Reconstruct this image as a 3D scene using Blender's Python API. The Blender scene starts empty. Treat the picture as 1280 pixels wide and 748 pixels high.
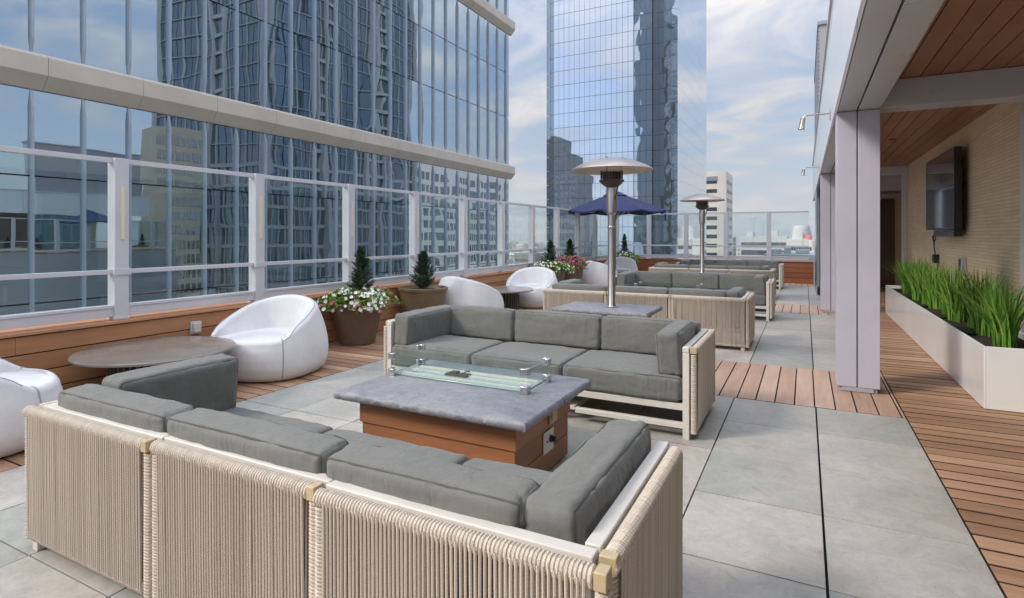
import bpy, math, random
from mathutils import Vector, Matrix, noise as mnoise
R = math.radians
SC = bpy.context.scene
COL = SC.collection
random.seed(7)

# ------------------------------------------------------------------ camera
cam_d = bpy.data.cameras.new("camera")
cam = bpy.data.objects.new("camera", cam_d); COL.objects.link(cam)
cam.location = (0, 0, 1.4)
cam.rotation_euler = (R(90), 0, R(27.3367))
cam_d.sensor_width = 36.0
cam_d.lens = 36.0 * 708 / 1280
cam_d.shift_y = -80 / 1280
cam_d.clip_start = 0.05; cam_d.clip_end = 9000
SC.camera = cam

# ------------------------------------------------------------------ world, sun, exposure
SUN_EL, SUN_AZ = 37.0, 230.0            # degrees; azimuth clockwise from +Y
W = bpy.data.worlds.new("World"); SC.world = W; W.use_nodes = True
wt = W.node_tree; wt.nodes.clear()
def wn(t, **k):
    n = wt.nodes.new(t)
    for a, b in k.items(): setattr(n, a, b)
    return n
def wmath(op, a, b=None):
    n = wn('ShaderNodeMath', operation=op)
    for i, x in enumerate((a, b)):
        if x is None: continue
        if isinstance(x, (int, float)): n.inputs[i].default_value = x
        else: wt.links.new(x, n.inputs[i])
    return n.outputs[0]
sky = wn('ShaderNodeTexSky', sky_type='NISHITA', sun_disc=False)
sky.sun_elevation = R(SUN_EL); sky.sun_rotation = R(SUN_AZ)
sky.air_density = 1.0; sky.dust_density = 1.5; sky.ozone_density = 1.5
tc = wn('ShaderNodeTexCoord')
sep = wn('ShaderNodeSeparateXYZ'); wt.links.new(tc.outputs['Generated'], sep.inputs[0])
zc = wmath('MAXIMUM', sep.outputs[2], 0.0)
den = wmath('ADD', zc, 0.13)
cmb = wn('ShaderNodeCombineXYZ')
wt.links.new(wmath('DIVIDE', sep.outputs[0], den), cmb.inputs[0])
wt.links.new(wmath('DIVIDE', sep.outputs[1], den), cmb.inputs[1])
cmb.inputs[2].default_value = 3.7
n1 = wn('ShaderNodeTexNoise'); n1.inputs['Scale'].default_value = 1.7; n1.inputs['Detail'].default_value = 9
n1.inputs['Roughness'].default_value = 0.56; n1.inputs['Distortion'].default_value = 0.5
wt.links.new(cmb.outputs[0], n1.inputs['Vector'])
rmp = wn('ShaderNodeValToRGB'); rmp.color_ramp.elements[0].position = 0.43; rmp.color_ramp.elements[1].position = 0.63
wt.links.new(n1.outputs['Fac'], rmp.inputs[0])
# thick overcast glow grows towards the zenith, as an overcast sky does
gain = wmath('ADD', wmath('MULTIPLY', wmath('MULTIPLY', zc, zc), 15.0), 3.0)
ccol = wn('ShaderNodeMix', data_type='RGBA', blend_type='MIX')
ccol.inputs[6].default_value = (0.47, 0.56, 0.72, 1); ccol.inputs[7].default_value = (1.0, 0.96, 0.95, 1)
wt.links.new(rmp.outputs[0], ccol.inputs[0])
cs = wn('ShaderNodeVectorMath', operation='SCALE'); wt.links.new(ccol.outputs[2], cs.inputs[0]); wt.links.new(gain, cs.inputs['Scale'])
mx = wn('ShaderNodeMix', data_type='RGBA')
cov = wmath('ADD', wmath('MULTIPLY', rmp.outputs[0], 0.3), 0.68)
wt.links.new(cov, mx.inputs[0]); wt.links.new(sky.outputs[0], mx.inputs[6]); wt.links.new(cs.outputs[0], mx.inputs[7])
bg = wn('ShaderNodeBackground'); bg.inputs[1].default_value = 0.068
wo = wn('ShaderNodeOutputWorld')
wt.links.new(mx.outputs[2], bg.inputs[0]); wt.links.new(bg.outputs[0], wo.inputs[0])

sun_d = bpy.data.lights.new("sun", 'SUN'); sun_d.energy = 1.5; sun_d.angle = R(18); sun_d.color = (1.0, 0.93, 0.84)
sun = bpy.data.objects.new("sun", sun_d); COL.objects.link(sun)
az, el = R(SUN_AZ), R(SUN_EL)
sdir = Vector((math.sin(az) * math.cos(el), math.cos(az) * math.cos(el), math.sin(el)))
sun.rotation_euler = sdir.to_track_quat('Z', 'Y').to_euler()

vs = SC.view_settings
vs.view_transform = 'Standard'; vs.look = 'None'; vs.exposure = 1.66; vs.gamma = 1.0; vs.use_curve_mapping = False
try:
    SC.cycles.max_bounces = 10; SC.cycles.transparent_max_bounces = 24; SC.cycles.glossy_bounces = 5
    SC.cycles.use_denoising = True
    SC.cycles.caustics_reflective = True; SC.cycles.caustics_refractive = False; SC.cycles.blur_glossy = 0.6; SC.cycles.sample_clamp_indirect = 6.0
except Exception: pass

# ------------------------------------------------------------------ materials
def srgb(r, g, b):
    f = lambda c: (c / 255 / 12.92) if c / 255 <= 0.04045 else ((c / 255 + 0.055) / 1.055) ** 2.4
    return (f(r), f(g), f(b), 1)
class Mt:
    """small node-tree helper around one Principled material"""
    def __init__(s, name, col=(.5, .5, .5, 1), rough=.5, metal=0.0, spec=.5):
        s.m = bpy.data.materials.new(name); s.m.use_nodes = True
        s.t = s.m.node_tree; s.p = s.t.nodes['Principled BSDF']
        s.p.inputs['Base Color'].default_value = col
        s.p.inputs['Roughness'].default_value = rough; s.p.inputs['Metallic'].default_value = metal
        s.p.inputs['Specular IOR Level'].default_value = spec
        s.h = None
    def n(s, t, **k):
        x = s.t.nodes.new(t)
        for a, b in k.items(): setattr(x, a, b)
        return x
    def l(s, a, b): s.t.links.new(a, b)
    def coord(s, scale=(1, 1, 1), obj=True):
        c = s.n('ShaderNodeTexCoord'); mp = s.n('ShaderNodeMapping'); mp.inputs['Scale'].default_value = scale
        s.l(c.outputs['Object'], mp.inputs[0]); return mp.outputs[0]
    def noise(s, scale=5, detail=4, rough=.55, stretch=(1, 1, 1), dist=0):
        x = s.n('ShaderNodeTexNoise'); x.inputs['Scale'].default_value = scale; x.inputs['Detail'].default_value = detail
        x.inputs['Roughness'].default_value = rough; x.inputs['Distortion'].default_value = dist
        s.l(s.coord(stretch), x.inputs['Vector']); return x.outputs['Fac']
    def island(s): return s.n('ShaderNodeNewGeometry').outputs['Random Per Island']
    def ramp(s, fac, *stops):
        r = s.n('ShaderNodeValToRGB'); e = r.color_ramp.elements
        while len(e) < len(stops): e.new(.5)
        for q, (p, c) in zip(e, stops): q.position = p; q.color = c
        s.l(fac, r.inputs[0]); return r.outputs[0]
    def mix(s, fac, a, b, mode='MIX'):
        x = s.n('ShaderNodeMix', data_type='RGBA', blend_type=mode)
        for i, v in ((0, fac), (6, a), (7, b)):
            if isinstance(v, (int, float, tuple)): x.inputs[i].default_value = v
            else: s.l(v, x.inputs[i])
        return x.outputs[2]
    def math(s, op, a, b=None):
        x = s.n('ShaderNodeMath', operation=op)
        for i, v in enumerate((a, b)):
            if v is None: continue
            if isinstance(v, (int, float)): x.inputs[i].default_value = v
            else: s.l(v, x.inputs[i])
        return x.outputs[0]
    def color(s, c): s.l(c, s.p.inputs['Base Color']); return s
    def rough(s, c): s.l(c, s.p.inputs['Roughness']); return s
    def bump(s, h, dist=.002, strength=1.0):
        b = s.n('ShaderNodeBump'); b.inputs['Distance'].default_value = dist; b.inputs['Strength'].default_value = strength
        s.l(h, b.inputs['Height'])
        if s.h is not None: s.l(s.h, b.inputs['Normal'])
        s.h = b.outputs[0]; s.l(s.h, s.p.inputs['Normal']); return s
def dk(c, k): return (c[0] * k, c[1] * k, c[2] * k, 1)
def var(name, c, rough=.5, metal=0, amt=.12, scale=6, bump=0, spec=.5, stretch=(1, 1, 1)):
    """plain material with a little uneven tone, so that no surface is flat"""
    a = Mt(name, c, rough, metal, spec)
    f = a.noise(scale, 5, .6, stretch)
    a.color(a.ramp(f, (.3, dk(c, 1 - amt)), (.7, dk(c, 1 + amt))))
    a.rough(a.math('ADD', a.math('MULTIPLY', a.noise(scale * 2.3, 3), .16), rough - .08))
    if bump: a.bump(a.noise(scale * 12, 4), bump)
    return a.m
def wood(name, ax, cols, rough=.55, grain=1.0):
    st = {'x': (.9, 14, 14), 'y': (14, .9, 14), 'z': (14, 14, .9)}[ax]
    st2 = {'x': (.5, 5, 5), 'y': (5, .5, 5), 'z': (5, 5, .5)}[ax]
    a = Mt(name, cols[0], rough)
    base = a.ramp(a.island(), (0, cols[0]), (.45, cols[1]), (1, cols[2]))
    g = a.noise(5, 6, .65, st, .6)
    c = a.mix(.34 * grain, base, a.ramp(g, (.25, dk(cols[0], .55)), (.5, cols[1]), (.8, dk(cols[2], 1.15))))
    c = a.mix(.25, c, a.ramp(a.noise(2.2, 4, .6, st2), (.3, dk(cols[0], .6)), (.7, dk(cols[2], 1.1))))
    a.color(c); a.bump(g, .0008)
    a.rough(a.math('ADD', a.math('MULTIPLY', g, .25), rough - .1))
    return a.m
def mirror(name, tint, body, share=.8, wave=.004, wscale=.6, rough=.0, detail=1.0, stretch=(1, 1, 1)):
    a = Mt(name, body, .3)
    gl = a.n('ShaderNodeBsdfGlossy'); gl.inputs['Color'].default_value = tint; gl.inputs['Roughness'].default_value = rough
    mxs = a.n('ShaderNodeMixShader'); mxs.inputs[0].default_value = share
    b = a.n('ShaderNodeBump'); b.inputs['Distance'].default_value = wave; b.inputs['Strength'].default_value = 1
    a.l(a.noise(wscale, detail, .5, stretch, .3), b.inputs['Height']); a.l(b.outputs[0], gl.inputs['Normal'])
    a.l(a.p.outputs[0], mxs.inputs[1]); a.l(gl.outputs[0], mxs.inputs[2])
    a.l(mxs.outputs[0], a.t.nodes['Material Output'].inputs[0])
    return a.m
def clear(name, tint, ior=1.45, refl=1.0):
    a = Mt(name); tr = a.n('ShaderNodeBsdfTransparent'); tr.inputs[0].default_value = tint
    gl = a.n('ShaderNodeBsdfGlossy'); gl.inputs['Color'].default_value = (refl, refl, refl, 1); gl.inputs['Roughness'].default_value = .0
    lw = a.n('ShaderNodeLayerWeight'); lw.inputs[0].default_value = .5
    fr = a.math('ADD', a.math('MULTIPLY', a.math('POWER', lw.outputs['Facing'], 5.0), .9), ((ior - 1) / (ior + 1)) ** 2)
    mxs = a.n('ShaderNodeMixShader'); a.l(fr, mxs.inputs[0]); a.l(tr.outputs[0], mxs.inputs[1]); a.l(gl.outputs[0], mxs.inputs[2])
    a.l(mxs.outputs[0], a.t.nodes['Material Output'].inputs[0]); return a.m

M = {}
def tile_mat():
    a = Mt('porcelain_paver', srgb(172, 172, 165), .55)
    base = a.ramp(a.island(), (0, srgb(144, 145, 138)), (.35, srgb(166, 164, 155)), (.7, srgb(180, 174, 165)), (1, srgb(196, 183, 173)))
    cl = a.noise(2.1, 9, .66, dist=.7)
    c2 = a.mix(.48, base, a.ramp(cl, (.28, srgb(138, 140, 133)), (.5, srgb(168, 167, 159)), (.74, srgb(200, 192, 185))))
    warm = a.ramp(a.noise(.8, 5, .62, dist=.5), (.50, (0, 0, 0, 1)), (.68, (1, 1, 1, 1)))
    c2 = a.mix(a.math('MULTIPLY', warm, .5), c2, srgb(188, 166, 158))
    smear = a.ramp(a.noise(11, 7, .72, dist=1.2), (.35, (.88, .88, .87, 1)), (.6, (1.06, 1.06, 1.06, 1)))
    c2 = a.mix(1.0, c2, smear, 'MULTIPLY')
    sp = a.ramp(a.noise(60, 4, .65), (.58, (1, 1, 1, 1)), (.72, (.74, .73, .70, 1)))
    c2 = a.mix(1.0, c2, sp, 'MULTIPLY')
    st = a.ramp(a.noise(5.5, 2, .5, dist=.3), (.67, (1, 1, 1, 1)), (.76, (.76, .71, .69, 1)))
    c2 = a.mix(1.0, c2, st, 'MULTIPLY')
    a.color(c2); a.rough(a.math('ADD', a.math('MULTIPLY', cl, .35), .32)); a.bump(a.noise(90, 4), .0006); return a.m
M['tile'] = tile_mat()
DECK = (srgb(116, 80, 56), srgb(166, 124, 94), srgb(206, 170, 138))
M['deck_x'] = wood('deck_board_across', 'x', DECK)
M['deck_y'] = wood('deck_board_along', 'y', (srgb(160, 124, 104), srgb(186, 152, 130), srgb(204, 176, 156)))
M['clad_y'] = wood('wall_cladding_along', 'y', (srgb(160, 106, 72), srgb(190, 134, 94), srgb(206, 154, 116)), .45)
M['clad_x'] = wood('wall_cladding_across', 'x', (srgb(128, 72, 46), srgb(152, 90, 58), srgb(170, 106, 72)), .45)
M['ceil'] = wood('ceiling_board', 'y', (srgb(128, 82, 60), srgb(152, 102, 76), srgb(168, 116, 88)), .42)
M['base_wood'] = wood('table_base_wood', 'x', (srgb(136, 84, 50), srgb(164, 106, 68), srgb(180, 124, 84)), .45)
M['base_wood_y'] = wood('table_base_wood_end', 'y', (srgb(118, 74, 48), srgb(146, 96, 62), srgb(168, 114, 74)), .45)
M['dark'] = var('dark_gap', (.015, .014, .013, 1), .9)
M['edge'] = var('painted_shade_board_edge', srgb(58, 42, 33), .9, 0, .2, 8)  # board sides coloured dark to stand in for shade in the deck gaps
M['alu'] = var('silver_post_paint', srgb(206, 205, 210), .35, 0, .05, 3)
M['alu_dark'] = var('grey_panel_paint', srgb(168, 166, 176), .38, 0, .05, 2)
M['column'] = var('lavender_grey_panel', srgb(190, 187, 200), .32, 0, .09, 1.1)
M['beam'] = var('soffit_panel', srgb(188, 188, 190), .3, 0, .05, 1.2)
M['fascia'] = mirror('white_back_painted_glass', (.95, .97, 1, 1), srgb(226, 230, 234), .28, .001, .8)
M['white'] = var('white_frame_paint', srgb(210, 204, 195), .42, 0, .07, 5)
M['planter'] = var('white_lacquer', srgb(226, 226, 224), .14, 0, .06, 1.3)
M['chair'] = None
M['steel'] = var('brushed_steel', srgb(178, 172, 166), .32, 1.0, .12, 8, stretch=(1, 1, .15))
M['dome'] = var('spun_metal_dome', srgb(186, 172, 160), .36, 1.0, .1, 5)
M['clampm'] = var('clamp_metal', srgb(205, 205, 205), .25, 1.0, .05, 5)
M['burner'] = var('burner_dark_metal', srgb(92, 86, 82), .45, .8, .2, 12)
M['soil'] = var('soil', srgb(58, 46, 38), .95, 0, .4, 30, .01)
M['black'] = var('black_plastic', srgb(28, 29, 32), .35, 0, .15, 8)
M['tan_cap'] = var('tan_wood_cap', srgb(186, 166, 132), .5, 0, .12, 30)
M['navy'] = var('navy_canvas', srgb(34, 45, 90), .75, 0, .14, 5, .001)
M['pot'] = var('bronze_pot', srgb(104, 88, 74), .42, .15, .18, 4)
M['pot_gold'] = var('olive_bronze_pot', srgb(118, 102, 78), .42, .15, .18, 4)
M['outlet'] = var('outlet_cover', srgb(200, 202, 204), .35, 0, .05, 9)
M['slat'] = var('charcoal_slat', srgb(92, 82, 78), .5, .1, .2, 9)
M['tabletop'] = var('taupe_table_top', srgb(136, 128, 121), .14, 0, .14, 3)
M['led'] = var('cream_light_lens', srgb(226, 218, 190), .4, 0, .03, 4)
M['panel_wood'] = wood('door_veneer', 'z', (srgb(84, 52, 38), srgb(98, 62, 44), srgb(110, 72, 52)), .4)
M['tray'] = var('pale_burner_tray', srgb(176, 186, 184), .25, .3, .06, 4)
M['brass'] = var('yellow_edge_strip', srgb(206, 204, 178), .35, 0, .05, 5)
M['glass'] = clear('clear_fence_glass', (.895, .945, .94, 1), 1.45)
M['glass_low'] = clear('clear_guard_glass', (.92, .965, .955, 1), 1.5)
M['ledge'] = var('champagne_metal_ledge', srgb(214, 202, 186), .4, .1, .07, .9)
M['fin'] = var('silver_fin', srgb(176, 186, 198), .35, .3, .06, 2)
M['spandrel'] = var('dark_joint', srgb(40, 52, 62), .4)
M['facade'] = mirror('blue_reflective_glazing', (.55, .64, .71, 1), (.012, .032, .04, 1), .88, .0036, .55)
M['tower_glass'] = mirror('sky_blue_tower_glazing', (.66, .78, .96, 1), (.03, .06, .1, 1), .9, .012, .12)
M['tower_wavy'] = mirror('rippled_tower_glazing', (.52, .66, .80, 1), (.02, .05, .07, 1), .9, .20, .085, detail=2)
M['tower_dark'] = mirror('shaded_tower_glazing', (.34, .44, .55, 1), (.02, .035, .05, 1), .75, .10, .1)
M['tower_side'] = mirror('pale_tower_glazing', (.90, .93, .96, 1), (.3, .33, .36, 1), .86, .02, .08)
M['concrete'] = var('pale_concrete', srgb(206, 200, 194), .8, 0, .07, .08)
M['stone_dull'] = var('weathered_stone', srgb(138, 134, 124), .85, 0, .12, .3)
M['concrete_grey'] = var('grey_concrete', srgb(176, 176, 178), .8, 0, .08, .08)
M['window_dark'] = mirror('office_window_glass', (.5, .56, .6, 1), (.05, .06, .07, 1), .45, .004, .4)
M['navy_glass'] = mirror('deep_blue_glazing', (.34, .42, .50, 1), (.016, .028, .042, 1), .45, .008, .3)
M['pier'] = var('pale_stone_pier', srgb(120, 128, 138), .6, 0, .08, .2)
M['roof'] = var('flat_roof_gravel', srgb(132, 130, 128), .9, 0, .2, .3)

def fabric(name, c, wrinkle=1.0):
    a = Mt(name, c, .82, 0, .3)
    f = a.noise(3.2, 6, .6)
    a.color(a.mix(.35, a.ramp(f, (.3, dk(c, .86)), (.7, dk(c, 1.12))), a.ramp(a.noise(260, 2), (.3, dk(c, .8)), (.7, dk(c, 1.2)))))
    a.bump(a.noise(5.5, 3, .5, (1, 1, .8), 1.2), .010 * wrinkle)
    a.bump(a.noise(9, 3, .55, (1, 1, .22), 2.2), .007 * wrinkle)
    a.bump(a.noise(420, 2), .0006)
    a.p.inputs['Sheen Weight'].default_value = .15
    return a.m
M['cushion'] = fabric('grey_olefin_fabric', srgb(113, 113, 108))
M['chair'] = fabric('white_knit_fabric', srgb(222, 219, 219), .3)
M['chair_seam'] = var('grey_seam_thread', srgb(168, 165, 166), .85, 0, .1, 40)
M['welt'] = var('dark_cushion_piping', srgb(82, 82, 78), .85, 0, .12, 30)
def cord():
    c = srgb(203, 191, 175); a = Mt('beige_rope', c, .75, 0, .3)
    isl = a.ramp(a.island(), (0, dk(c, .72)), (.6, c), (1, dk(c, 1.1)))
    w = a.n('ShaderNodeTexWave', wave_type='BANDS', bands_direction='DIAGONAL'); w.inputs['Scale'].default_value = 60; w.inputs['Distortion'].default_value = .6
    a.l(a.coord(), w.inputs[0])
    a.color(a.mix(.3, isl, a.ramp(w.outputs['Fac'], (.2, dk(c, .72)), (.8, dk(c, 1.1))))); a.bump(w.outputs['Fac'], .0006); return a.m
M['cord'] = cord()
def stone():
    c = srgb(160, 160, 168); a = Mt('bluestone_slab', c, .55)
    f = a.noise(14, 6, .6, dist=.2)
    a.color(a.mix(.5, a.ramp(f, (.3, srgb(112, 113, 118)), (.5, srgb(134, 134, 138)), (.72, srgb(154, 153, 155))), a.ramp(a.noise(60, 4, .7), (.3, srgb(98, 100, 108)), (.7, srgb(154, 153, 158)))))
    a.bump(a.noise(45, 5, .7), .002); return a.m
M['stone'] = stone()
def brick():
    c = srgb(200, 172, 132); a = Mt('long_tan_brick', c, .62)
    b = a.n('ShaderNodeTexBrick'); b.inputs['Scale'].default_value = 1; b.inputs['Mortar Size'].default_value = .0035
    b.inputs['Brick Width'].default_value = .42; b.inputs['Row Height'].default_value = .038; b.offset = .37; b.inputs['Mortar Smooth'].default_value = .3
    b.inputs['Color1'].default_value = srgb(238, 216, 178); b.inputs['Color2'].default_value = srgb(222, 196, 156); b.inputs['Mortar'].default_value = srgb(190, 164, 130)
    cx = a.n('ShaderNodeTexCoord'); sp = a.n('ShaderNodeSeparateXYZ'); cm = a.n('ShaderNodeCombineXYZ')
    a.l(cx.outputs['Object'], sp.inputs[0]); a.l(a.math('ADD', sp.outputs[0], sp.outputs[1]), cm.inputs[0]); a.l(sp.outputs[2], cm.inputs[1]); a.l(cm.outputs[0], b.inputs['Vector'])
    f = a.noise(1.6, 6, .6)
    a.color(a.mix(.35, b.outputs['Color'], a.ramp(f, (.3, srgb(212, 184, 144)), (.7, srgb(240, 222, 190)))))
    iv = a.math('SUBTRACT', 1.0, b.outputs['Fac']); a.bump(a.math('ADD', iv, a.math('MULTIPLY', a.noise(40, 4), .4)), .004); return a.m
M['brick'] = brick()
def leafmat(name, a1, a2, a3, rough=.5):
    a = Mt(name, a1, rough, 0, .35); a.color(a.ramp(a.island(), (0, a1), (.5, a2), (1, a3)))
    a.p.inputs['Subsurface Weight'].default_value = 0.0
    return a.m
M['grass'] = leafmat('grass_blade', (.035, .11, .012, 1), (.10, .27, .025, 1), (.26, .40, .07, 1))
M['conifer'] = leafmat('conifer_needle', (.012, .035, .016, 1), (.022, .06, .022, 1), (.04, .09, .03, 1), .6)
M['petleaf'] = leafmat('petunia_leaf', (.06, .14, .014, 1), (.17, .29, .03, 1), (.32, .40, .07, 1))
M['bark'] = var('bark', srgb(88, 66, 50), .9, 0, .3, 30, .004)
M['petal_white'] = leafmat('white_petal', srgb(236, 234, 228), srgb(244, 242, 238), srgb(226, 228, 214))
M['petal_pink'] = leafmat('pink_petal', srgb(214, 60, 140), srgb(232, 92, 164), srgb(238, 130, 184))
def screen():
    return mirror('tv_screen_glass', (.8, .85, .9, 1), (.03, .035, .04, 1), .6, .0004, 1.0, .04)
M['screen'] = screen()

# ------------------------------------------------------------------ mesh builder
class MB:
    def __init__(s): s.v = []; s.f = []; s.mi = []
    def add(s, vs, fs, mi=0, mat=None):
        o = len(s.v)
        s.v.extend([tuple(mat @ Vector(p)) for p in vs] if mat is not None else [tuple(p) for p in vs])
        s.f.extend([tuple(i + o for i in q) for q in fs]); s.mi.extend([mi] * len(fs)); return s
    def box(s, x0, x1, y0, y1, z0, z1, mi=0, mat=None):
        v = [(x, y, z) for z in (z0, z1) for y in (y0, y1) for x in (x0, x1)]
        return s.add(v, [(0, 2, 3, 1), (4, 5, 7, 6), (0, 1, 5, 4), (2, 6, 7, 3), (0, 4, 6, 2), (1, 3, 7, 5)], mi, mat)
    def board(s, x0, x1, y0, y1, z0, z1):
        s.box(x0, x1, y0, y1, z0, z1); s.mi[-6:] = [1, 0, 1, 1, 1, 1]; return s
    def tube(s, pts, r, n=8, mi=0, cap=True, radii=None, mat=None):
        pts = [Vector(p) for p in pts]; vs = []; fs = []
        up = Vector((0, 0, 1)); k = len(pts); pn = None
        for i, p in enumerate(pts):
            t = (pts[min(i + 1, k - 1)] - pts[max(i - 1, 0)]).normalized()
            if pn is None:
                a = t.cross(up) if abs(t.dot(up)) < .95 else t.cross(Vector((1, 0, 0)))
            else: a = pn - t * pn.dot(t)
            a.normalize(); pn = a; b = t.cross(a); rr = radii[i] if radii else r
            for j in range(n):
                q = 2 * math.pi * j / n; vs.append(p + a * (rr * math.cos(q)) + b * (rr * math.sin(q)))
        for i in range(k - 1):
            for j in range(n):
                fs.append((i * n + j, (i + 1) * n + j, (i + 1) * n + (j + 1) % n, i * n + (j + 1) % n))
        if cap: fs.append(tuple(range(n))); fs.append(tuple((k - 1) * n + j for j in reversed(range(n))))
        return s.add(vs, fs, mi, mat)
    def wrap(s, p, q, r, pitch=.012, n=10, mi=0):
        """a bar wound with cord: one ridge per turn"""
        p, q = Vector(p), Vector(q); L = (q - p).length; k = max(2, int(L / pitch)); pts = []; rad = []
        for i in range(k):
            for fr, rr in ((.02, .86), (.3, 1.0), (.7, 1.0), (.98, .86)):
                pts.append(p + (q - p) * ((i + fr) / k)); rad.append(r * rr)
        return s.tube(pts, r, n, mi, True, rad)
    def lathe(s, prof, n=32, c=(0, 0, 0), mi=0, mat=None):
        vs = []; fs = []
        for r, z in prof:
            for j in range(n):
                a = 2 * math.pi * j / n; vs.append((c[0] + r * math.cos(a), c[1] + r * math.sin(a), c[2] + z))
        for i in range(len(prof) - 1):
            for j in range(n): fs.append((i * n + j, i * n + (j + 1) % n, (i + 1) * n + (j + 1) % n, (i + 1) * n + j))
        if prof[0][0] > 1e-4: fs.append(tuple(reversed(range(n))))
        if prof[-1][0] > 1e-4: fs.append(tuple((len(prof) - 1) * n + j for j in range(n)))
        return s.add(vs, fs, mi, mat)
    def prism(s, poly, y0, y1, mi=0, mat=None):
        """poly in x,z, extruded along y"""
        n = len(poly); vs = [(x, y0, z) for x, z in poly] + [(x, y1, z) for x, z in poly]
        fs = [tuple(range(n)), tuple(reversed(range(n, 2 * n)))] + [(i, i + n, (i + 1) % n + n, (i + 1) % n) for i in range(n)]
        return s.add(vs, fs, mi, mat)
    def cushion(s, x0, x1, y0, y1, z0, z1, r=.035, puff=.02, seed=0, mat=None, mi=0, n=26, wr=.0058, seam='z'):
        c = Vector(((x0 + x1) / 2, (y0 + y1) / 2, (z0 + z1) / 2)); h = Vector(((x1 - x0) / 2, (y1 - y0) / 2, (z1 - z0) / 2))
        inn = Vector((h.x - r, h.y - r, h.z - r)); off = Vector((seed * 7.3, seed * 3.1, seed * 1.7))
        def pt(u):                                  # u on the unit cube surface
            g = lambda w: math.copysign(abs(w) ** .75, w)
            p = Vector((g(u.x) * h.x, g(u.y) * h.y, g(u.z) * h.z))
            k = Vector((max(-inn.x, min(inn.x, p.x)), max(-inn.y, min(inn.y, p.y)), max(-inn.z, min(inn.z, p.z))))
            d = p - k
            nn = d.normalized() if d.length > 1e-6 else u.normalized()
            p = k + nn * r
            a = [1 - abs(g(w)) ** 2.4 for w in u]
            ax = max(range(3), key=lambda i: abs(u[i]))
            o = [i for i in range(3) if i != ax]
            small = min(h)
            amt = puff if h[ax] <= small * 1.01 else puff * .35
            p += nn * (amt * max(0, a[o[0]]) ** .6 * max(0, a[o[1]]) ** .6)
            w1 = mnoise.noise((p * 6 + off)); w2 = mnoise.noise(Vector((p.x * 16, p.y * 16, p.z * 9)) + off)
            edge = 1 - max(0, a[o[0]]) * max(0, a[o[1]])
            w3 = mnoise.noise(Vector((p.x * 34, p.y * 34, p.z * 5)) + off)
            rg = 1 - abs(mnoise.noise(Vector((p.x * 7 + p.y * 4, p.y * 7 - p.z * 6, p.z * 9)) + off * 2))
            p += nn * (wr * .8 * w1 + wr * .35 * w2 + wr * .6 * edge * w3 - wr * .9 * max(0, rg - .82) / .18)
            return c + p
        vs = []; fs = []
        for ax in range(3):
            for sg in (-1, 1):
                b = len(vs); o = [i for i in range(3) if i != ax]
                nu, nv = [max(6, int(n * (h[i] / max(h)) ** .6)) for i in o]
                nu, nv = n, n
                for i in range(nu + 1):
                    for j in range(nv + 1):
                        u = Vector((0, 0, 0)); u[ax] = sg
                        u[o[0]] = math.sin((2 * i / nu - 1) * math.pi / 2); u[o[1]] = math.sin((2 * j / nv - 1) * math.pi / 2)
                        vs.append(pt(u))
                flip = (sg > 0) == (ax != 1)
                for i in range(nu):
                    for j in range(nv):
                        q = (b + i * (nv + 1) + j, b + (i + 1) * (nv + 1) + j, b + (i + 1) * (nv + 1) + j + 1, b + i * (nv + 1) + j + 1)
                        fs.append(q if flip else q[::-1])
        s.add(vs, fs, mi, mat)
        # sewn seam: a fine welt round the two broad faces
        ax = {'x': 0, 'y': 1, 'z': 2}[seam]; o = [i for i in range(3) if i != ax]
        for sg in (-1, 1):
            pts = []; K = 14
            for q in range(4):
                for i in range(K):
                    t = math.sin((2 * i / K - 1) * math.pi / 2); u = Vector((0, 0, 0)); u[ax] = sg
                    a, bq = [(t, -1), (1, t), (-t, 1), (-1, -t)][q]
                    u[o[0]] = a; u[o[1]] = bq; pts.append(pt(u))
            pts.append(pts[0].copy()); s.tube(pts, .0042, 5, mi + 1, False, None, mat)
        return s
    def build(s, name, mats, parent=None, bevel=0, smooth=35, off=None, weld=True):
        me = bpy.data.meshes.new(name)
        vv = s.v
        if off is not None: vv = [(p[0] - off[0], p[1] - off[1], p[2] - off[2]) for p in vv]
        me.from_pydata(vv, [], s.f)
        if not isinstance(mats, (list, tuple)): mats = [mats]
        for m in mats: me.materials.append(m)
        me.polygons.foreach_set('material_index', s.mi)
        me.polygons.foreach_set('use_smooth', [bool(smooth)] * len(s.f))
        me.update()
        if smooth: me.set_sharp_from_angle(angle=R(smooth))
        o = bpy.data.objects.new(name, me); COL.objects.link(o)
        if parent is not None: o.parent = parent
        if bevel:
            b = o.modifiers.new('bevel', 'BEVEL'); b.width = bevel; b.segments = 2; b.limit_method = 'ANGLE'; b.angle_limit = R(40)
        return o
def tag(o, label=None, cat=None, group=None, kind=None):
    if label: o['label'] = label
    if cat: o['category'] = cat
    if group: o['group'] = group
    if kind: o['kind'] = kind
    return o
def thing(name, label, cat, loc=(0, 0, 0), rz=0, group=None):
    o = bpy.data.objects.new(name, None); COL.objects.link(o); o.location = loc; o.rotation_euler = (0, 0, rz)
    o.empty_display_size = .1
    return tag(o, label, cat, group)
def dup(o, loc=None, rz=None, label=None, group=None, parent=None):
    c = o.copy(); COL.objects.link(c)
    if parent is not None: c.parent = parent
    if loc is not None: c.location = loc
    if rz is not None: c.rotation_euler = (0, 0, rz)
    if label: c['label'] = label
    if group: c['group'] = group
    for ch in [x for x in KIDS.get(o, list(o.children))]: dup(ch, parent=c)
    return c
KIDS = {}
def lean(px, py, pz, ang, axis='X'):
    return Matrix.Translation((px, py, pz)) @ Matrix.Rotation(ang, 4, axis) @ Matrix.Translation((-px, -py, -pz))

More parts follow.
